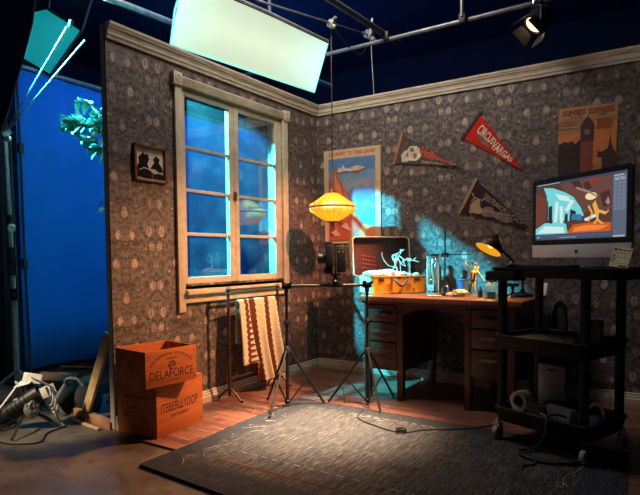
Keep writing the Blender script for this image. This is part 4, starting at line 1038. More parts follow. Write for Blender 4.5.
SP = [('picture_wall', [[(.30, .96), (.86, .96), (.86, .45), (.55, .42), (.42, .62)]], (.15, .070, .055)),
 ('picture_shade', [[(.56, .90), (.62, .93), (.66, .80), (.60, .78)], [(.74, .70), (.84, .74), (.86, .50), (.78, .48)], [(.42, .96), (.52, .96), (.58, .78), (.52, .80)]], (.075, .030, .028)),
 ('picture_cyan', [[(.10, .93), (.22, .90), (.36, .80), (.46, .70), (.54, .52), (.58, .38), (.44, .30), (.16, .34), (.14, .78)], [(0, .10), (.40, .10), (.38, .26), (.28, .33), (.12, .30), (0, .20)]], (.20, .72, .74)),
 ('picture_white', [[(.02, .13), (.36, .11), (.35, .21), (.12, .25)], [(.24, .80), (.40, .72), (.44, .62), (.30, .68)], [(.23, .30), (.25, .66), (.29, .64), (.27, .30)], [(.31, .28), (.30, .56), (.34, .58), (.345, .28)], [(.36, .50), (.44, .66), (.47, .63), (.40, .46)], [(.58, .32), (.72, .40), (.71, .34), (.60, .28)]], (.70, .92, .90)),
 ('picture_doorway', [[(0, .26), (.0, .84), (.13, .76), (.14, .36), (.07, .27)]], (.18, .055, .035)),
 ('picture_dark', [[(.165, .30), (.165, .58), (.21, .60), (.215, .28)], [(.42, .30), (.43, .50), (.49, .46), (.50, .30)], [(.36, .30), (.37, .44), (.40, .42), (.40, .30)], [(.14, .30), (.15, .70), (.16, .70), (.16, .30)]], (.030, .028, .055)),
 ('picture_blue', [[(.44, .32), (.45, .42), (.55, .40), (.56, .30)]], (.05, .20, .42)),
 ('picture_table', [[(.39, .10), (.86, .10), (.86, .235), (.70, .26), (.46, .24)]], (.62, .115, .020)),
 ('picture_glow', [[(.46, .12), (.74, .13), (.84, .19), (.62, .22), (.48, .19)]], (.95, .26, .05)),
 ('picture_lamp', [[(.655+.062*math.cos(a*PI/8), .675+.060*math.sin(a*PI/8)) for a in range(16)]], (1., .80, .40)),
 ('picture_puppet', [[(.68, .24), (.715, .30), (.69, .44), (.67, .54), (.70, .60), (.72, .52), (.735, .45), (.82, .40), (.83, .45), (.835, .40), (.80, .36), (.74, .40), (.735, .30), (.79, .22), (.77, .21), (.725, .27), (.70, .22)], [(.62, .28), (.66, .40), (.62, .52), (.64, .53), (.68, .40), (.64, .27)]], (.90, .42, .09)),
 ('picture_red_spot', [[(.68+.05*math.cos(a*PI/7), .93+.035*math.sin(a*PI/7)) for a in range(14)]], (.40, .035, .03)),
 ('picture_figures_right', [[(.80, .55), (.83, .64), (.85, .54), (.83, .50)], [(.50, .86), (.64, .76), (.73, .66), (.71, .65), (.62, .74), (.49, .83)]], (.40, .24, .19))]
for i, (n_, p_, c_) in enumerate(SP): spoly(n_, p_, c_, .0005+.0002*i, sc0)
spoly('side_panel_on_screen', [P(.87, .0, .995, .965)], (.115, .14, .21), .0006, sc0)
spoly('panel_table', [P(.878, .40, .988, .86)], (.17, .20, .28), .0009, sc0)
spoly('panel_lines', [P(.878, .40+.055*k, .988, .404+.055*k) for k in range(9)] + [P(.91, .40, .913, .86), P(.95, .40, .953, .86)], (.08, .095, .14), .0012, sc0)
spoly('panel_text', [P(.88, .93, .97, .945), P(.88, .90, .985, .908), P(.885, .87, .93, .885), P(.94, .87, .985, .885), P(.88, .01, .985, .03), P(.02, .975, .30, .985)], (.50, .55, .62), .0012, sc0)
spoly('timeline', [P(.0, .02, .86, .085), ], (.075, .10, .17), .0006, sc0)
spoly('timeline_marks', [P(.02+.055*k, .06, .023+.055*k, .08) for k in range(15)] + [P(.30, .028, .50, .042), P(.02, .035, .05, .065)], (.30, .36, .46), .0009, sc0)
# logo on the chin: an apple outline with a bite and a leaf
bm = BM(); pts = []
for k in range(28):
    a = 2*PI*k/28; r = 1+.10*math.cos(2*a)-.16*max(0, math.sin(a))**6-.10*max(0, -math.sin(a))**8
    x, z = r*math.cos(a)*.92, r*math.sin(a)
    if (x-1.18)**2+(z-.12)**2 < .40**2:
        dx, dz = x-1.18, z-.12; l = math.hypot(dx, dz); x, z = 1.18+dx/l*.40, .12+dz/l*.40
    pts.append((.0125*x, z0+ch*.47+.0125*z))
prism(bm, pts, lambda u, v, w: (u, w, v), -.0102, -.0106)
prism(bm, [(.0005, z0+ch*.47+.0150), (.0035, z0+ch*.47+.0165), (.0062, z0+ch*.47+.0215), (.0025, z0+ch*.47+.0200)], lambda u, v, w: (u, w, v), -.0102, -.0106)
obj('chin_emblem', bm, m_black, im_, flat=True)
bm = BM(); loft(bm, [[V((x, y, z)) for x in (-.09, .09) for y in (0,)][:0] or [V((-.09, y0_, z_)), V((.09, y0_, z_)), V((.09, y0_+.006, z_)), V((-.09, y0_+.006, z_))] for y0_, z_ in ((.030, .24), (.075, .16), (.085, .03), (.075, .004))]); box(bm, (0, .0, .004), (.20, .17, .007), None, .003); obj('stand_foot', bm, m_alu, im_)
# keyboard, mouse, card
kb = thing('computer_keyboard', 'dark computer keyboard lying in front of the computer', 'keyboard', cl(.01, -.135, .9725), CR+R(-4))
bm = BM(); box(bm, (0, 0, .007), (.30, .10, .014), None, .004); obj('case', bm, m_black, kb)
bm = BM()
for r_ in range(5):
    for k in range(14): box(bm, (-.136+.021*k, -.038+.019*r_, .0155), (.017, .015, .005), None, .001)
obj('keys', bm, mat('charcoal keys', (.05, .048, .052), .5), kb)
t = thing('computer_mouse', 'black computer mouse with a shiny top beside the keyboard', 'mouse', cl(-.195, -.14, .9725), CR)
bm = BM(); ball(bm, (0, 0, .013), .03, (.9, 1.5, .55), None, 3)
for v in bm.verts: v.co.z = max(v.co.z, 0)
obj('shell', bm, mat('gloss charcoal', (.02, .02, .022), .12, spec=.7), t)
bm = BM(); lathe(bm, [(.006, -.003), (.006, .003)], 12, MX.Translation((0, -.022, .026)) @ MX.Rotation(PI/2, 4, 'Y')); obj('scroll_wheel', bm, m_metal, t)
t = thing('note_card', 'pale yellow ruled note card propped against the right end of the computer', 'card', (2.603, -1.335, .9725), R(-30))
tl = MX.Rotation(R(-16), 4, 'X') @ MX.Rotation(R(7), 4, 'Y')
bm = BM(); box(bm, (0, 0, .050), (.100, .0016, .098)); [setattr(v, 'co', tl @ v.co) for v in bm.verts]; z_ = min(v.co.z for v in bm.verts); [setattr(v.co, 'z', v.co.z-z_+.0005) for v in bm.verts]
cd_ = obj('card', bm, mat('pale yellow card', (.66, .58, .36), .8, var=.05), t, flat=True)
def cpoly(name, rects, m, d=.0014):
    bm = BM()
    for x0_, z0_, x1_, z1_ in rects: box(bm, ((x0_+x1_)/2, -d, (z0_+z1_)/2), (x1_-x0_, .0006, z1_-z0_))
    for v in bm.verts: v.co = tl @ v.co; v.co.z += -z_+.0005
    return obj(name, bm, m, cd_, flat=True)
cpoly('ruled_lines', [(-.046, .070, .046, .0725), (-.046, .048, .046, .050), (-.046, .020, .046, .022), (-.02, .050, -.018, .070), (.02, .05, .022, .07)], mat('brown rule', (.20, .14, .07), .8))
cpoly('handwriting', [(-.044, .080, -.030, .092), (-.026, .083, -.002, .089), (.002, .083, .024, .088), (.028, .082, .044, .088), (-.044, .054, -.03, .060), (-.044, .036, -.024, .041), (-.044, .026, -.03, .031), (.0, .004, .044, .011)], m_ink)
# middle tray
bm = BM(); N = 10
loft(bm, [[V((-.09+.018*k, y, .003+.012*math.sin(k*.8+y*30)**2)) for k in range(N+1)] for y in (-.06, -.02, .02, .06)], False, False, False)
o = obj('blue_tinted_papers', bm, mat('paper tinted by blue light', (.16, .20, .34), .25, spec=.6)); o.location = cl(.03, -.07, .578); o.rotation_euler = (0, 0, CR+.2); o.modifiers.new('s', 'SOLIDIFY').thickness = .002  # papers; the blue light falling on them is put into the colour
tag(o, 'crinkled blue-light-tinted sleeve lying in the middle tray of the trolley', 'papers')
t = thing('picture_box', 'small box with an orange picture standing in the middle tray', 'box', cl(.165, .075, .5765), CR+R(10))
bm = BM(); box(bm, (0, 0, .060), (.055, .035, .12), None, .002); obj('carton', bm, m_black, t)
bm = BM(); prism(bm, [(-.024, .008), (.024, .008), (.024, .07), (.012, .085), (.006, .112), (-.008, .10), (-.018, .085), (-.024, .06)], lambda u, v, w: (u, w, v), -.0178, -.0184); obj('orange_picture', bm, mat('orange picture print', (.42, .13, .06), .7, var=.5, scale=60), t, flat=True)
t = thing('dark_carton', 'narrow black carton with a pale edge beside the picture box', 'box', cl(.105, .06, .5765), CR)
bm = BM(); box(bm, (0, 0, .058), (.034, .05, .115), None, .002); obj('carton', bm, m_black, t)
bm = BM(); box(bm, (-.014, -.0256, .058), (.004, .001, .105)); obj('pale_edge', bm, m_clip, t)
# lower tray
t = thing('tape_roll', 'wide roll of cream tape standing on edge in the lower tray', 'tape', cl(-.17, -.08, .1645), CR+R(-8))
mxr = MX.Translation((0, 0, .0585)) @ MX.Rotation(PI/2, 4, 'X')
bm = BM(); lathe(bm, [(.036, -.035), (.058, -.035), (.058, .035), (.036, .035)], 30, mxr, False, False); loft(bm, [[mxr @ V((0.036*math.cos(2*PI*k/30), 0.036*math.sin(2*PI*k/30), z)) for k in range(30)] for z in (-.035, .035)], False, False); obj('tape', bm, mat('cream tape', (.58, .47, .30), .6), t)
bm = BM(); lathe(bm, [(.036, -.030), (.032, -.030), (.032, .030), (.036, .030)], 30, mxr, False, False); obj('card_core', bm, mat('grey brown core', (.20, .15, .13), .8), t)
t = thing('wooden_block', 'small pale wooden wedge beside the tape roll', 'block', cl(-.075, -.11, .1645), CR+.3)
bm = BM(); prism(bm, [(-.035, 0), (.035, 0), (.030, .045), (-.010, .075), (-.035, .05)], lambda u, v, w: (u, w, v), -.02, .02); obj('block', bm, m_cardboard, t)
t = thing('power_adapter', 'long white power adapter lying in the lower tray', 'adapter', cl(.05, -.06, .1645), CR+R(-10))
bm = BM(); box(bm, (0, 0, .050), (.16, .055, .036), None, .010); box(bm, (-.0, 0, .017), (.14, .05, .034), None, .004); obj('body', bm, m_white, t)
bm = BM(); tube(bm, curve_pts([(-.08, 0, .05), (-.12, -.03, .05), (-.10, -.06, .03), (-.03, -.08, .02)], 6), .004, 6); obj('lead', bm, m_cablewhite, t)
t = thing('power_strip', 'white power strip with sockets at the right end of the lower tray', 'power strip', cl(.185, -.03, .1645), CR+R(15))
bm = BM(); box(bm, (0, 0, .035), (.10, .055, .035), None, .006); box(bm, (0, 0, .009), (.09, .05, .018), None, .002); ps = obj('body', bm, m_white, t)
bm = BM()
for k in range(4): box(bm, (-.034+.022*k, -.0005, .053), (.014, .03, .002))
obj('sockets', bm, m_grey, ps)
bm = BM(); tube(bm, curve_pts([cl(.14, -.02, .20), cl(.15, .03, .235), cl(.19, .05, .262), cl(.225, .03, .235), cl(.235, .02, .19), cl(.20, .06, .165)], 8), .0075, 8)
o = obj('white_cable', bm, m_cablewhite); tag(o, 'thick white cable looping up out of the lower tray', 'cable')
bm = BM(); tube(bm, curve_pts([cl(.16, .06, .19), cl(.185, .08, .29), cl(.225, .08, .33), cl(.246, .07, .28), cl(.24, .04, .18)], 8), .0028, 6)
o = obj('pink_cable', bm, mat('dusty pink cable', (.36, .20, .19), .6)); tag(o, 'thin dusty pink cable arching above the white one', 'cable')
t = thing('grey_case', 'flat grey case standing upright at the back of the lower tray', 'case', cl(-.12, .140, .1645), CR)
bm = BM(); box(bm, (0, 0, .12), (.17, .035, .24), None, .006); obj('case', bm, mat('dim grey case', (.17, .16, .155), .6), t)
bm = BM(); box(bm, (0, -.019, .215), (.05, .004, .015), None, .001); obj('vent_slot', bm, m_black, t)
t = thing('cloth_bundle', 'dark cloth bundle in the lower tray behind the wooden wedge', 'cloth', cl(-.03, .02, .1645), CR)
bm = BM(); ball(bm, (0, 0, .03), .055, (1.4, .8, .8), None, 3)
for v in bm.verts: v.co += V((0, 0, .008*math.sin(v.co.x*90)*math.cos(v.co.y*70))); v.co.z = max(v.co.z, 0)
obj('bundle', bm, m_bag, t)
# power cable from the tray to a coil on the rug
co = [cl(.10, -.08, .19), cl(.085, -.17, .217), cl(.07, -.226, .205), (2.30, -1.42, .13), (2.255, -1.43, .06), (2.20, -1.42, .018)]
for k in range(1, 34):
    a = 2*PI*k/11+2.6; rr_ = 1-.05*math.sin(k*.8); co.append((2.315+.135*rr_*math.cos(a)+.006*math.sin(k), -1.42+.085*rr_*math.sin(a), .0175+.0012*(k % 11)*.5+.004*(k//11)))
co += [(2.28, -1.53, .0175), (2.235, -1.60, .0175), (2.26, -1.72, .0175), (2.33, -1.88, .0175), (2.38, -2.05, .0175)]
bm = BM(); tube(bm, curve_pts(co, 4), .0055, 7); o = obj('power_cable', bm, m_rubber); tag(o, 'black power cable hanging from the trolley and coiled on the rug', 'cable')
bm = BM(); tube(bm, curve_pts([(2.49, -1.40, .014), (2.47, -1.52, .014), (2.43, -1.64, .014), (2.44, -1.74, .014)], 8), .0022, 5)
for k in range(9): a = k*.8; tube(bm, [(2.435+.02*math.cos(a), -1.74+.025*math.sin(a), .014), (2.435+.03*math.cos(a+1.3), -1.74+.03*math.sin(a+1.3), .018)], .0018, 4)
o = obj('frayed_cord', bm, mat('pinkish cord', (.38, .24, .24), .9)); tag(o, 'thin pinkish frayed cord end on the rug below the trolley wheel', 'cord')
bm = BM(); tube(bm, curve_pts([cl(.22, .17, .93), cl(.19, .14, .88), cl(.12, .10, .75), cl(.10, .06, .66)], 8), .0024, 5)
tube(bm, curve_pts([cl(.235, .05, .955), cl(.25, .12, .90), cl(.26, .14, .80)], 6), .0022, 5)
o = obj('trailing_cable', bm, m_rubber); tag(o, 'thin black cable trailing down behind the top tray of the trolley', 'cable')
# bag behind the trolley, right of the desk
t = thing('shoulder_bag', 'black bag slumped on the floor beside the right end of the desk', 'bag', (2.135, -.155, 0), R(8))
bm = BM(); a0 = [(.17, .10), (.19, .12), (.17, .11), (.11, .07)]
loft(bm, [[V((x, y, z)) for x, y in rrect(hx_, hy_, .028)] for (hx_, hy_), z in zip(((.060, .08), (.068, .09), (.066, .08), (.055, .06), (.030, .03)), (0, .12, .48, .66, .70))]); obj('body', bm, m_bag, t)
bm = BM(); tube(bm, curve_pts([(-.05, -.085, .36), (-.05, -.10, .54), (-.02, -.055, .70), (.04, -.05, .67), (.05, -.085, .40)], 7), .010, 8); obj('strap', bm, m_black, t)
bm = BM(); box(bm, (0, 0, .046), (.085, .004, .090), MX.Rotation(R(-12), 3, 'X'), .001); zz = min(v.co.z for v in bm.verts)
for v in bm.verts: v.co.z -= zz
o = obj('white_card', bm, m_paper); o.location = (2.02, -.14, .7505); o.rotation_euler = (0, 0, R(-25)); tag(o, 'blank white card standing at the far right end of the desk, seen through the trolley', 'card')

# ------------------------------------------------------------------ behind the end of the window wall
FZ = -.0115
bm = BM(); a = V((-.405, -2.190, .012)); b = V((-.095, -2.218, .575)); d = (b-a).normalized(); s_ = V((0, 1, 0)).cross(d).normalized()
box(bm, (a+b)/2, ((b-a).length, .020, .062), MX((d, V((0, 1, 0)), s_)).transposed().to_3x3(), .002)
o = obj('timber_brace', bm, m_pine); tag(o, 'pale pine plank leaning against the back of the wall end', 'plank')
bm = BM(); box(bm, (-.285, -2.205, FZ+.026), (.50, .045, .052), MX.Rotation(R(-9), 3, 'Z'), .002)
o = obj('floor_timber', bm, woodmat('reddish timber', (.34, .16, .075), (.46, .24, .12), (3, 3, 3), 5)); tag(o, 'reddish timber lying on the floor under the pine plank', 'timber')
bm = BM(); box(bm, (-.26, -2.275, FZ+.006), (.30, .022, .012), MX.Rotation(R(-6), 3, 'Z'), .001)
o = obj('wood_lath', bm, m_pine); tag(o, 'thin pine lath on the floor in front of the reddish timber', 'lath')
for z, w, lab in ((.30, .05, 'small timber offcut higher of the two behind the plank'), (.10, .06, 'small timber offcut lower of the two behind the plank')):
    bm = BM(); box(bm, (-.20, -2.02, z), (.20, .03, w), MX.Rotation(R(8 if z < .2 else -14), 3, 'Y'), .002); box(bm, (-.15, -2.02, z/2+FZ/2), (.03, .02, z-FZ), None, .001)
    o = obj('timber_offcut', bm, m_frame if z > .2 else m_ply); tag(o, lab, 'timber', 'timber offcuts by the wall end')
def sandbag(label, x, y, rz, w, h):
    t = thing('sandbag', label, 'sandbag', (x, y, FZ), rz, 'sandbags behind the wall end')
    for s in (-1, 1):
        bm = BM(); rings = []
        for k in range(9):
            q = k/8; r = (.018+.075*math.sin(PI*min(1, q*.92+.06))**.8)*w
            rings.append([V((s*(.055+.055*(1-q))+r*math.cos(2*PI*j/14)*.85, r*1.25*math.sin(2*PI*j/14), .012+h*q)) for j in range(14)])
        loft(bm, rings)
        zmin = min(v.co.z for v in bm.verts)
        for v in bm.verts: v.co.z -= zmin
        obj('saddle_half', bm, m_bag, t)
    bm = BM(); tube(bm, curve_pts([(-.07, -.03, h*.92), (-.04, -.06, h*1.18), (.03, -.05, h*1.2), (.07, -.03, h*.92)], 6), .010, 8); obj('handle', bm, mat('dull grey webbing', (.22, .22, .23), .6), t)
    bm = BM(); tube(bm, curve_pts([(-.10, -.095, h*.25), (-.085, -.098, h*.6), (-.06, -.05, h)], 6), .011, 6); obj('edge_tape', bm, mat('worn grey tape', (.26, .27, .29), .5), t)
sandbag('charcoal sandbag nearer the lamp on the floor', -.60, -2.11, R(20), .95, .20)
sandbag('charcoal sandbag half hidden by the pine plank', -.33, -1.85, R(-15), 1.0, .24)
t = thing('cardboard_box', 'brown cardboard box behind the low black lamp', 'box', (-.98, -1.93, FZ), R(25))
for c_, s_2 in (((0, -.11, .09), (.30, .006, .18)), ((0, .11, .09), (.30, .006, .18)), ((-.147, 0, .09), (.006, .214, .18)), ((.147, 0, .09), (.006, .214, .18))):
    bm = BM(); box(bm, c_, s_2); obj('side', bm, m_cardboard, t)
for sg in (-1, 1):
    bm = BM(); box(bm, (0, sg*.155, .20), (.30, .10, .005), MX.Rotation(R(-25*sg), 3, 'X')); obj('flap', bm, m_cardboard, t)
bm = BM(); box(bm, (0, 0, .004), (.288, .208, .008)); obj('bottom', bm, m_cardboard, t)
# low lamp on the floor
t = thing('floor_light', 'low black studio lamp on short legs with white taped flaps, bottom left', 'studio light', (-.53, -2.50, FZ))
A_, B_ = V((-.10, -.085, .085)), V((.07, .05, .225)); dd = (B_-A_).normalized()
bm = BM(); tube(bm, [A_, A_+dd*.02, A_+dd*.022, B_-dd*.02, B_], [.035, .040, .052, .055, .050], 18); hb = obj('lamp_body', bm, m_black, t)
bm = BM()
for k in range(5): c = A_.lerp(B_, .2+.12*k); tube(bm, [c-dd*.003, c+dd*.003], .0565, 18)
obj('cooling_rings', bm, m_iron, hb)
bm = BM(); tube(bm, [A_.lerp(B_, .55)+V((-.03, -.05, .02)), A_.lerp(B_, .62)+V((-.02, -.045, .02))], .010, 8); obj('grey_stripe', bm, m_clip, hb)
for fx, fy in ((.17, -.19), (-.10, .16), (.16, .11)):
    bm = BM(); tube(bm, curve_pts([(-.01, -.01, .10), (fx*.5, fy*.5, .075), (fx, fy, .010)], 5), .009, 8); obj('leg', bm, m_iron, t)
for i, (c_, s_2, rx, ry, rz_) in enumerate((((-.02, .0, .285), (.12, .075, .004), 20, -15, 20), ((.06, .05, .290), (.11, .085, .004), -25, 30, 50), ((.115, .07, .235), (.07, .085, .004), 40, 60, 10), ((.03, .02, .315), (.11, .06, .004), 70, 10, 40), ((-.07, -.01, .272), (.05, .05, .004), 10, 35, 70))):
    bm = BM(); rot = MX.Rotation(R(rz_), 3, 'Z') @ MX.Rotation(R(ry), 3, 'Y') @ MX.Rotation(R(rx), 3, 'X'); box(bm, c_, s_2, rot, .001)
    obj('white_flap', bm, m_white, t)
bm = BM(); tube(bm, curve_pts([(.0, .02, .20), (-.02, .0, .25), (.0, .02, .285), (.06, .05, .27)], 5), .010, 8); obj('yoke', bm, m_clip, t)
bm = BM(); rnd = random.Random(9); ball(bm, (.045, .0, .135), .055, (.9, .8, 1.2), None, 3)
for v in bm.verts: v.co *= 1+.12*(rnd.random()-.5)
obj('foil_wrap', bm, m_clip, t, flat=True)
bm = BM(); tube(bm, [(-.36, -2.62, .10), (-.64, -2.60, .13)][1:] + [(-.57, -2.53, .262)], .009, 8); tube(bm, [(-.64, -2.60, .13), (-.74, -2.67, FZ+.01)], .009, 8)
o = obj('white_tube', bm, m_white); tag(o, 'white tube reaching down to the left from the low lamp', 'tube')
bm = BM(); tube(bm, [(-.42, -2.44, .250), (-.345, -2.392, FZ+.006)], .006, 8); o = obj('grey_rod', bm, m_pipe); tag(o, 'thin grey rod slanting down to the right of the low lamp', 'rod')
bm = BM()
co = [(-.43+.045*math.cos(k*.9)+.004*k/3, -2.43+.012*k/10, .20+.055*math.sin(k*.9)-.003*k) for k in range(22)] + [(-.40, -2.40, .05), (-.37, -2.36, FZ+.006)]
tube(bm, curve_pts(co, 3), .006, 6); o = obj('white_cable_coil', bm, m_cablewhite); tag(o, 'loose coil of white cable hanging beside the low lamp', 'cable')
bm = BM(); tube(bm, curve_pts([(-.35, -2.36, FZ+.005), (-.32, -2.50, FZ+.005), (-.20, -2.62, FZ+.005), (-.30, -2.72, FZ+.005), (-.45, -2.75, FZ+.005), (-.60, -2.85, FZ+.005)], 8), .0045, 6)
o = obj('floor_cable', bm, m_rubber); tag(o, 'thin black cable curving over the concrete in front of the low lamp', 'cable')
bm = BM(); co = []
for k in range(46):
    a = k*.62; r = .12+.035*math.sin(k*1.3); co.append((-.80+r*1.2*math.cos(a), -2.62+r*math.sin(a), FZ+.008+.0035*k*.5+.004*math.sin(k*2)))
tube(bm, curve_pts(co, 3), .006, 6); o = obj('cable_pile', bm, m_rubber); tag(o, 'heap of coiled black cable on the floor at the left edge', 'cable')

# tall stand with two boom arms, gel frame, flag
t = thing('light_stand', 'tall grey metal light stand with two long boom arms at the left edge', 'light stand', (-.904, -2.355, FZ))
o0 = V((-.904, -2.355, FZ))
def w(p): return V(p)-o0
bm = BM(); tube(bm, [w((-.904, -2.355, .02)), w((-.949, -2.337, .80))], .019, 12); m_satin = mat('satin grey pole', (.40, .40, .42), .35, .0, spec=.6); obj('lower_pole', bm, m_satin, t)
bm = BM(); tube(bm, [w((-.949, -2.337, .78)), w((-1.025, -2.316, 1.92))], .015, 12); obj('upper_pole', bm, m_satin, t)
bm = BM(); tube(bm, [w((-.962, -2.332, .93)), w((-.975, -2.328, 1.12))], .030, 12); obj('black_sleeve', bm, m_black, t)
bm = BM(); tube(bm, [w((-.946, -2.338, .76)), w((-.952, -2.337, .84))], .025, 12); tube(bm, [w((-.95, -2.34, .80)), w((-.90, -2.37, .80))], .008, 8); obj('height_clamp', bm, m_iron, t)
bm = BM(); tube(bm, [w((-.978, -2.325, 1.26)), w((-.982, -2.323, 1.34))], .026, 12); tube(bm, [w((-.98, -2.325, 1.30)), w((-.93, -2.345, 1.255))], .010, 8); kc = obj('middle_clamp', bm, m_iron, t)
bm = BM(); tube(bm, [w((-.935, -2.343, 1.262)), w((-.915, -2.352, 1.245))], .024, 12); obj('white_knob', bm, m_white, kc)
bm = BM(); ball(bm, w((-1.022, -2.317, 1.905)), .042, (1, .7, 1)); tube(bm, [w((-1.03, -2.34, 1.90)), w((-1.00, -2.30, 1.93))], .036, 14); obj('boom_knuckle', bm, m_metal, t)
bm = BM(); tube(bm, [w((-1.01, -2.33, 1.86)), w((-.93, -2.345, 1.845))], .013, 8); ball(bm, w((-.93, -2.345, 1.845)), .022); obj('tee_handle', bm, m_metal, t)
for e in ((-.592, -2.109, 2.579), (-.490, -2.048, 2.491)):
    bm = BM(); s0 = V((-1.03, -2.32, 1.89)); e = V(e); tube(bm, [w(s0), w(e)], .0052, 8); obj('boom_arm', bm, m_pipe, t)
for k in range(3):
    a = 2*PI*k/3+.4; bm = BM(); tube(bm, curve_pts([(0, 0, .30), (.20*math.cos(a), .20*math.sin(a), .16), (.34*math.cos(a), .34*math.sin(a), .012)], 5), .011, 8); obj('leg', bm, m_pipe, t)
bm = BM(); box(bm, w((-.57, -2.098, 2.60)), (.03, .02, .05), MX.Rotation(R(30), 3, 'Y'), .004); obj('arm_grip', bm, m_iron, t)
# gel frame further back
q4 = [p_+V((-.13, -.085, .03)) for p_ in [V((-1.34, -1.75, 2.95)), V((-1.22, -1.69, 2.97)), V((-1.00, -1.55, 2.80)), V((-1.20, -1.70, 2.45)), V((-1.42, -1.82, 2.60))]]
t = thing('gel_frame', 'cyan glowing gel sheet on a frame above the left backdrop edge', 'gel frame', q4[3])
tg = NT('cyan gel'); trl = tg.n('ShaderNodeBsdfTranslucent'); trl.inputs[0].default_value = (.12, .80, .78, 1); df = tg.n('ShaderNodeBsdfDiffuse'); df.inputs[0].default_value = (.12, .75, .75, 1); mxg = tg.n('ShaderNodeMixShader'); mxg.inputs[0].default_value = .35; tg.l(trl.outputs[0], mxg.inputs[1]); tg.l(df.outputs[0], mxg.inputs[2]); m_gel = tg.done(mxg.outputs[0])
nrm_ = (q4[2]-q4[3]).cross(q4[4]-q4[3]).normalized()
bm = BM(); loft(bm, [[p-q4[3] for p in q4], [p-q4[3]+nrm_*.002 for p in q4]]); obj('gel_sheet', bm, m_gel, t, flat=True)
bm = BM(); pts = [p-q4[3] for p in q4]; tube(bm, [pts[1], pts[2], pts[3]], .012, 6); tube(bm, [pts[3], pts[4]], .012, 6); obj('edge_bars', bm, m_iron, t)
bm = BM(); tube(bm, [pts[2], pts[2]+V((.0, .3, .9))], .012, 8); tube(bm, [pts[1], pts[1]+V((.0, .2, 1.43))], .010, 8); obj('hanging_bars', bm, m_iron, t)
# black flag close at upper left
fp = [V((-.085, -2.596, 2.60)), V((-.113, -2.626, 2.324)), V((-.154, -2.665, 2.119)), V((-.212, -2.720, 1.849)), V((-.332, -2.819, 1.45)), V((-.62, -2.98, 1.45)), V((-.55, -2.90, 2.60))]
t = thing('black_flag', 'large dark fabric flag hanging at the upper left edge', 'flag', fp[3])
nn = V((.5, -.85, 0)).normalized()
bm = BM(); loft(bm, [[p-fp[3] for p in fp], [p-fp[3]-nn*.006 for p in fp]]); obj('fabric', bm, cloth('navy black fabric', (.012, .030, .085)), t, flat=True)
bm = BM(); tube(bm, [p-fp[3] for p in fp[:5]], .008, 6); tube(bm, [fp[0]-fp[3], fp[6]-fp[3]], .008, 6); obj('wire_frame', bm, m_iron, t)
bm = BM(); tube(bm, [fp[0]-fp[3]+V((-.2, -.15, 0)), fp[0]-fp[3]+V((-.2, -.15, 1.8))], .010, 8); obj('hanging_rod', bm, m_iron, t)
# cable down the drape edge
bm = BM(); tube(bm, curve_pts([(-1.97, -1.71, 2.85), (-1.96, -1.70, 1.9), (-1.97, -1.69, 1.0), (-1.95, -1.68, .0)], 8), .011, 6)
for z in (2.0, 1.0): box(bm, (-1.955, -1.70, z), (.04, .04, .09), None, .005)
o = obj('hanging_cable', bm, m_rubber); tag(o, 'black cable with small clips running down the left edge of the blue backdrop', 'cable')
bm = BM(); tube(bm, curve_pts([(-.99, -2.30, 1.85), (-.955, -2.315, 1.35), (-.925, -2.325, .9), (-.895, -2.33, .3), (-.86, -2.34, FZ+.01)], 8), .006, 6)
o = obj('stand_cable', bm, m_rubber); tag(o, 'black cable running down beside the light stand pole', 'cable')
# leafy branch in the beam
t = thing('leafy_branch', 'green leafy branch lit cyan behind the left end of the window wall', 'branch', (-.60, -1.765, 1.15))
o0 = V((-.62, -1.78, 1.15)); stems = [[(-.62, -1.78, 1.15), (-.60, -1.79, 1.6), (-.64, -1.81, 1.95), (-.70, -1.84, 2.08), (-.77, -1.875, 2.15), (-.84, -1.91, 2.20)], [(-.62, -1.80, 1.85), (-.72, -1.86, 1.98), (-.83, -1.915, 2.02), (-.90, -1.95, 2.00)], [(-.61, -1.79, 1.7), (-.69, -1.84, 1.84), (-.80, -1.90, 1.90)], [(-.61, -1.785, 1.3), (-.64, -1.81, 1.40), (-.67, -1.83, 1.44)], [(-.60, -1.79, 1.8), (-.66, -1.82, 1.98), (-.70, -1.845, 2.06)]]
bm = BM()
for s in stems: tube(bm, [p-o0 for p in curve_pts(s, 5)], .006, 5)
bm2 = BM(); tube(bm2, [(0, 0, -1.1615), (0, 0, .05)], .014, 8); obj('support_rod', bm2, m_iron, t)
bm2 = BM(); box(bm2, (0, 0, -1.150), (.22, .05, .020)); box(bm2, (0, 0, -1.1495), (.05, .22, .020)); obj('support_feet', bm2, m_iron, t)
obj('stem', bm, m_leaf, t)
bm = BM(); rnd = random.Random(12)
for si, s in enumerate(stems):
    pts = curve_pts(s, 8); st = int(len(pts)*(.45 if si == 0 else .30))
    for i in range(st, len(pts)):
        for rep in range({0: 1, 1: 5, 2: 4, 3: 1, 4: 4}[si]):
            c = pts[i]-o0+V((rnd.gauss(0, .012), rnd.gauss(0, .02), rnd.gauss(0, .012)))
            d = V((rnd.uniform(-1, .5), rnd.uniform(-.9, .5), rnd.uniform(-.9, .7))).normalized(); x, y = frame_of(d); L_ = rnd.uniform(.05, .105); W_ = L_*.26
            prev = None
            rows_ = []
            for q, ww in ((0, .05), (.3, .9), (.55, 1.), (.8, .6), (1, .03)):
                bend = -.18*L_*q*q
                rows_.append([bm.verts.new(c+d*L_*q+y*bend+x*W_*ww*k+y*(abs(k)*.25*W_*ww)) for k in (-1, 0, 1)])
            for a, b in zip(rows_, rows_[1:]):
                for k in (0, 1): bm.faces.new((a[k], a[k+1], b[k+1], b[k]))
obj('leaves', bm, m_leaf, t)

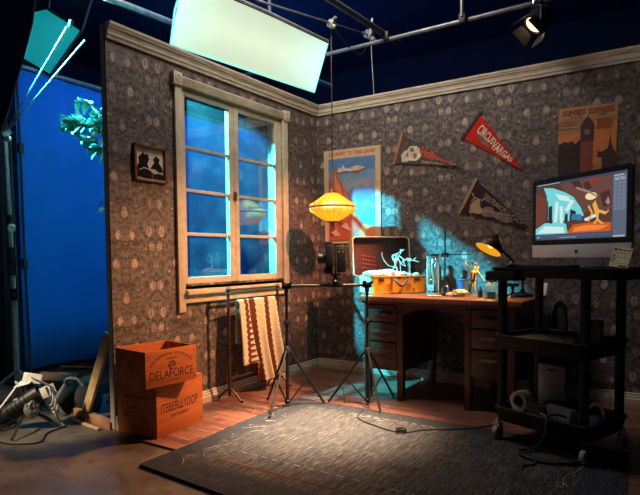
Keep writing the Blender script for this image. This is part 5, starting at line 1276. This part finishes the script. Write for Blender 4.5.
# ------------------------------------------------------------------ overhead: softbox, pipes, spotlight
sbq = {'BL': V((-.10, -1.66, 2.50)), 'BR': V((.09, -.19, 2.50))}
ex = (sbq['BR']-sbq['BL']).normalized(); SL = 1.49; n_ = V((.915, -.115, -.385)).normalized(); n_ = (n_-ex*n_.dot(ex)).normalized(); uz = n_.cross(ex).normalized()
if uz.z < 0: uz = -uz
t = thing('softbox', 'long glowing softbox hanging above the window wall', 'softbox', sbq['BL'])
SHH, SDP = .43, .30
def sp(a, b, c): return ex*a+uz*b+n_*c
t_d = NT('lit diffuser cloth'); e1 = t_d.n('ShaderNodeEmission'); e1.inputs[0].default_value = (.66, .80, .58, 1); e1.inputs[1].default_value = .88
tr1 = t_d.n('ShaderNodeBsdfTranslucent'); tr1.inputs[0].default_value = (.9, .9, .82, 1); ad = t_d.n('ShaderNodeAddShader'); t_d.l(e1.outputs[0], ad.inputs[0]); t_d.l(tr1.outputs[0], ad.inputs[1]); m_diff = t_d.done(ad.outputs[0])
t_e = NT('side skirt cloth'); e1 = t_e.n('ShaderNodeEmission'); e1.inputs[0].default_value = (.25, .62, .56, 1); e1.inputs[1].default_value = .55
tr1 = t_e.n('ShaderNodeBsdfTranslucent'); tr1.inputs[0].default_value = (.5, .85, .8, 1); ad = t_e.n('ShaderNodeAddShader'); t_e.l(e1.outputs[0], ad.inputs[0]); t_e.l(tr1.outputs[0], ad.inputs[1]); m_skirt = t_e.done(ad.outputs[0])
bm = BM(); NX, NY = 24, 8; g = [[sp(SL*i/NX, SHH*k/NY, -.03*math.sin(PI*i/NX)*math.sin(PI*k/NY)+.006*math.sin(i*1.9)*math.sin(PI*k/NY)) for k in range(NY+1)] for i in range(NX+1)]
loft(bm, g, False, False, False); obj('diffuser', bm, m_diff, t)
bx0, bx1, by0, by1 = .22, SL-.22, .10, SHH-.10
for nm, pts, m in (('lower_skirt', [sp(0, 0, 0), sp(SL, 0, 0), sp(bx1, by0, -SDP), sp(bx0, by0, -SDP)], m_iron), ('upper_skirt', [sp(0, SHH, 0), sp(SL, SHH, 0), sp(bx1, by1, -SDP), sp(bx0, by1, -SDP)], m_iron), ('end_skirt', [sp(0, 0, 0), sp(0, SHH, 0), sp(bx0, by1, -SDP), sp(bx0, by0, -SDP)], m_skirt), ('end_skirt', [sp(SL, 0, 0), sp(SL, SHH, 0), sp(bx1, by1, -SDP), sp(bx1, by0, -SDP)], m_skirt), ('back_panel', [sp(bx0, by0, -SDP), sp(bx1, by0, -SDP), sp(bx1, by1, -SDP), sp(bx0, by1, -SDP)], m_iron)):
    bm = BM(); bm.faces.new([bm.verts.new(p) for p in pts]); o = obj(nm, bm, m, t, flat=True); o.modifiers.new('s', 'SOLIDIFY').thickness = .004
bm = BM(); tube(bm, [sp(0, SHH, .0), sp(SL*.5, SHH+.012, .004), sp(SL, SHH, 0)], .016, 8); obj('top_hem', bm, mat('grey hem', (.10, .10, .11), .7), t)
bm = BM()
for a in (0, SL): tube(bm, [sp(a, 0, .002), sp(a+(.012 if a else -.012), SHH*.5, -.01), sp(a, SHH, .002)], .008, 6)
tube(bm, [sp(0, 0, .002), sp(SL, 0, .002)], .007, 6); obj('side_hem', bm, m_skirt, t)
for a in (.35, SL-.35):
    bm = BM(); tube(bm, [sp(a, SHH*.5, -SDP), sp(a, SHH*.5, -SDP)+V((0, 0, .5 if a < .6 else .45)), ], .014, 8); tube(bm, [sp(a, SHH*.5, -SDP)+V((0, 0, .45)), sp(a, SHH*.5, -SDP)+V((0, 0, 1.55))], .011, 8); obj('hanging_rod', bm, m_pipe, t)
def pipe(name, label, pts, r, m=m_pipe, group='overhead pipes'):
    bm = BM(); tube(bm, pts, r, 12); o = obj(name, bm, m); tag(o, label, 'pipe', group); return o
pipe('overhead_pipe', 'grey overhead pipe running parallel to the desk wall', [(-.8, -.17, 2.80), (2.9, -.20, 2.80)], .017)
pipe('overhead_pipe', 'dark overhead pipe running away from the top edge to meet the lit pipe', [(.72, -1.5, 2.85), (.80, .05, 2.85)], .024, mat('dark pipe', (.05, .055, .07), .5, .4))
pipe('overhead_pipe', 'grey overhead pipe above the left end of the window wall', [(-.66, -2.3, 2.90), (-.56, -1.21, 2.90), (-.40, .9, 2.90)], .024)
pipe('overhead_pipe', 'thin vertical pipe dropping from above onto the lit pipe', [(1.455, -.24, 2.81), (1.455, -.24, 4.4)], .016)
for p in ((1.455, -.21, 2.80), (.81, -.185, 2.82)):
    bm = BM(); box(bm, p, (.05, .07, .07), None, .008); obj('pipe_coupler', bm, m_iron, bpy.data.objects['overhead_pipe'])
bm = BM(); tube(bm, [(.474, -1.438, 2.733), (.47, -.50, 2.905), (.355, .362, 3.113)], .0075, 8); rd = obj('rigging_rod', bm, m_pipe); tag(rd, 'thin rigging rod carrying the lantern cord above the corner', 'rod')
bm = BM(); box(bm, (.475, -.50, 2.895), (.05, .05, .06), MX.Rotation(.5, 3, 'Y'), .01); tube(bm, [(.45, -.50, 2.90), (.53, -.52, 2.93)], .012, 8); ball(bm, (.50, -.5, 2.87), .02); obj('clamp', bm, m_clip, rd)
bm = BM(); box(bm, (.36, .35, 3.11), (.07, .06, .08), MX.Rotation(.4, 3, 'Y'), .012); tube(bm, [(.30, .34, 3.14), (.44, .36, 3.03)], .014, 8); ball(bm, (.40, .35, 3.06), .03); tube(bm, [(.36, .35, 3.10), (.40, .35, 3.25)], .014, 8); obj('clamp', bm, m_clip, rd)
bm = BM(); tube(bm, curve_pts([(.48, -.48, 2.87), (.46, -.15, 2.80), (.40, .15, 2.87), (.37, .33, 3.05)], 8), .005, 6); o = obj('looped_wire', bm, m_rubber); tag(o, 'slack black wire looping between the two overhead clamps', 'wire')
bm = BM(); tube(bm, [(.37, .362, 3.10), (.406, .361, 2.55), (.41, .36, 2.0)], .005, 6); o = obj('drop_wire', bm, m_pipe); tag(o, 'thin wire dropping behind the desk wall right of the lantern cord', 'wire')

# spotlight at the upper right
FL = V((1.975, -.27, 2.625)); AIM = V((.30, -1.80, .05)); fd = (AIM-FL).normalized()
t = thing('fresnel_spotlight', 'small black spotlight with barn doors hanging from the overhead pipe', 'spotlight', FL)
fx_, fy_ = frame_of(fd); mf = MX(((fx_.x, fy_.x, fd.x, 0), (fx_.y, fy_.y, fd.y, 0), (fx_.z, fy_.z, fd.z, 0), (0, 0, 0, 1)))
bm = BM(); lathe(bm, [(.03, -.14), (.055, -.13), (.068, -.10), (.070, -.02), (.080, -.015), (.080, .010), (.070, .012), (.066, .004), (.03, .0)], 26, mf, True, True); hs = obj('housing', bm, m_black, t)
bm = BM(); lathe(bm, [(.060, .006), (.04, .013), (.0, .016)], 22, mf); obj('lens', bm, emit('warm lens', (1, .72, .34), 3.0), hs)
for k in range(4):
    bm = BM(); a = k*PI/2; c, s = math.cos(a), math.sin(a)
    def bp(u, v, w): p = V((.082+v*.28, u, .012+v)); return mf @ V((p.x*c-p.y*s+w*c, p.x*s+p.y*c+w*s, p.z))
    prism(bm, [(-.05, 0), (.05, 0), (.068, .075), (-.068, .075)], bp, 0, .003)
    obj('barn_door', bm, mat('barn door black', (.06, .055, .05), .35), t, flat=True)
bm = BM()
ya = V((fy_.x, fy_.y, 0)).normalized(); ya = V((-fd.y, fd.x, 0)).normalized()
tube(bm, [ya*.085, ya*.088+V((0, 0, .09)), V((0, 0, .125)), -ya*.088+V((0, 0, .09)), -ya*.085], .009, 8); obj('yoke', bm, m_iron, t)
bm = BM(); tube(bm, [(0, 0, .12), (0, .035, .16)], .012, 8); tube(bm, [(-.03, .07, .175), (.03, .07, .175)], .034, 14); box(bm, (0, .04, .165), (.035, .04, .05), None, .006); cp = obj('hook_clamp', bm, m_chrome, t)

# ------------------------------------------------------------------ lights
def spot(name, loc, aim, col, en, ang_, blend, rad):
    l = bpy.data.lights.new(name, 'SPOT'); l.color = col; l.energy = en; l.spot_size = R(ang_); l.spot_blend = blend; l.shadow_soft_size = rad
    o = bpy.data.objects.new(name, l); COL.objects.link(o); o.location = loc
    o.rotation_euler = (V(aim)-V(loc)).to_track_quat('-Z', 'Y').to_euler(); return o
def area(name, loc, aim, col, en, sx, sy):
    l = bpy.data.lights.new(name, 'AREA'); l.shape = 'RECTANGLE'; l.size = sx; l.size_y = sy; l.color = col; l.energy = en
    o = bpy.data.objects.new(name, l); COL.objects.link(o); o.location = loc
    o.rotation_euler = (V(aim)-V(loc)).to_track_quat('-Z', 'Y').to_euler(); return o
def point(name, loc, col, en, rad):
    l = bpy.data.lights.new(name, 'POINT'); l.color = col; l.energy = en; l.shadow_soft_size = rad
    o = bpy.data.objects.new(name, l); COL.objects.link(o); o.location = loc; return o
spot('moonlight_lamp', (-1.2, -2.6, 3.0), (-.05, -1.15, 1.40), (.05, .74, 1.0), 9000, 35, .12, .05)
spot('warm_fresnel', FL+fd*.03, AIM, (1, .45, .19), 780, 62, .9, .07)
area('added_overhead_fill', (.75, -1.25, 3.55), (.3, -.5, 1.4), (1, .88, .77), 46, 1.0, 1.0)  # unseen fill, added to brighten the walls beyond what the softbox gives
spot('added_corner_fill', (2.7, -1.3, 3.2), (0, -.32, 1.05), (1, .34, .16), 720, 22, .8, .06)  # unseen spot, added to warm and brighten the room corner
spot('rug_light', (2.0, -1.2, 4.2), (1.0, -1.55, 0), (1, .72, .47), 9000, 19, 1., .25)
spot('floor_light_left', (-1.3, -4.7, 2.4), (-.44, -2.42, .08), (1, .80, .56), 700, 15, .7, .12)
area('blue_wash_upper', (-.55, .3, 3.9), (-2.1, .3, .9), (.003, .38, 1), 44, 3.0, .8)
area('blue_wash_ceiling', (-1.8, 1.2, 2.6), (-1.4, 1.6, 4.4), (.015, .26, 1), 18, 2.0, .6)
point('lantern_bulb', (lx, ly, 1.445), (1, .66, .24), 8.0, .03)
bl = hc+ax*.0-ax*.04; spot('desk_lamp_bulb', bl, bl-ax, (1, .55, .15), 16, 130, .5, .02)
for a in (.30, .55, .80, 1.05, 1.28): point('softbox_bulb', sbq['BL']+sp(a, SHH*.5, -.20), (1, .92, .70), .22, .03)
spot('gel_lamp', (-2.0, -.95, 3.1), (-1.2, -1.70, 2.7), (.5, 1, 1), 60, 60, .3, .04)
W = bpy.data.worlds.new('world'); SC.world = W; W.use_nodes = True
W.node_tree.nodes['Background'].inputs[0].default_value = (.30, .36, .58, 1); W.node_tree.nodes['Background'].inputs[1].default_value = .125
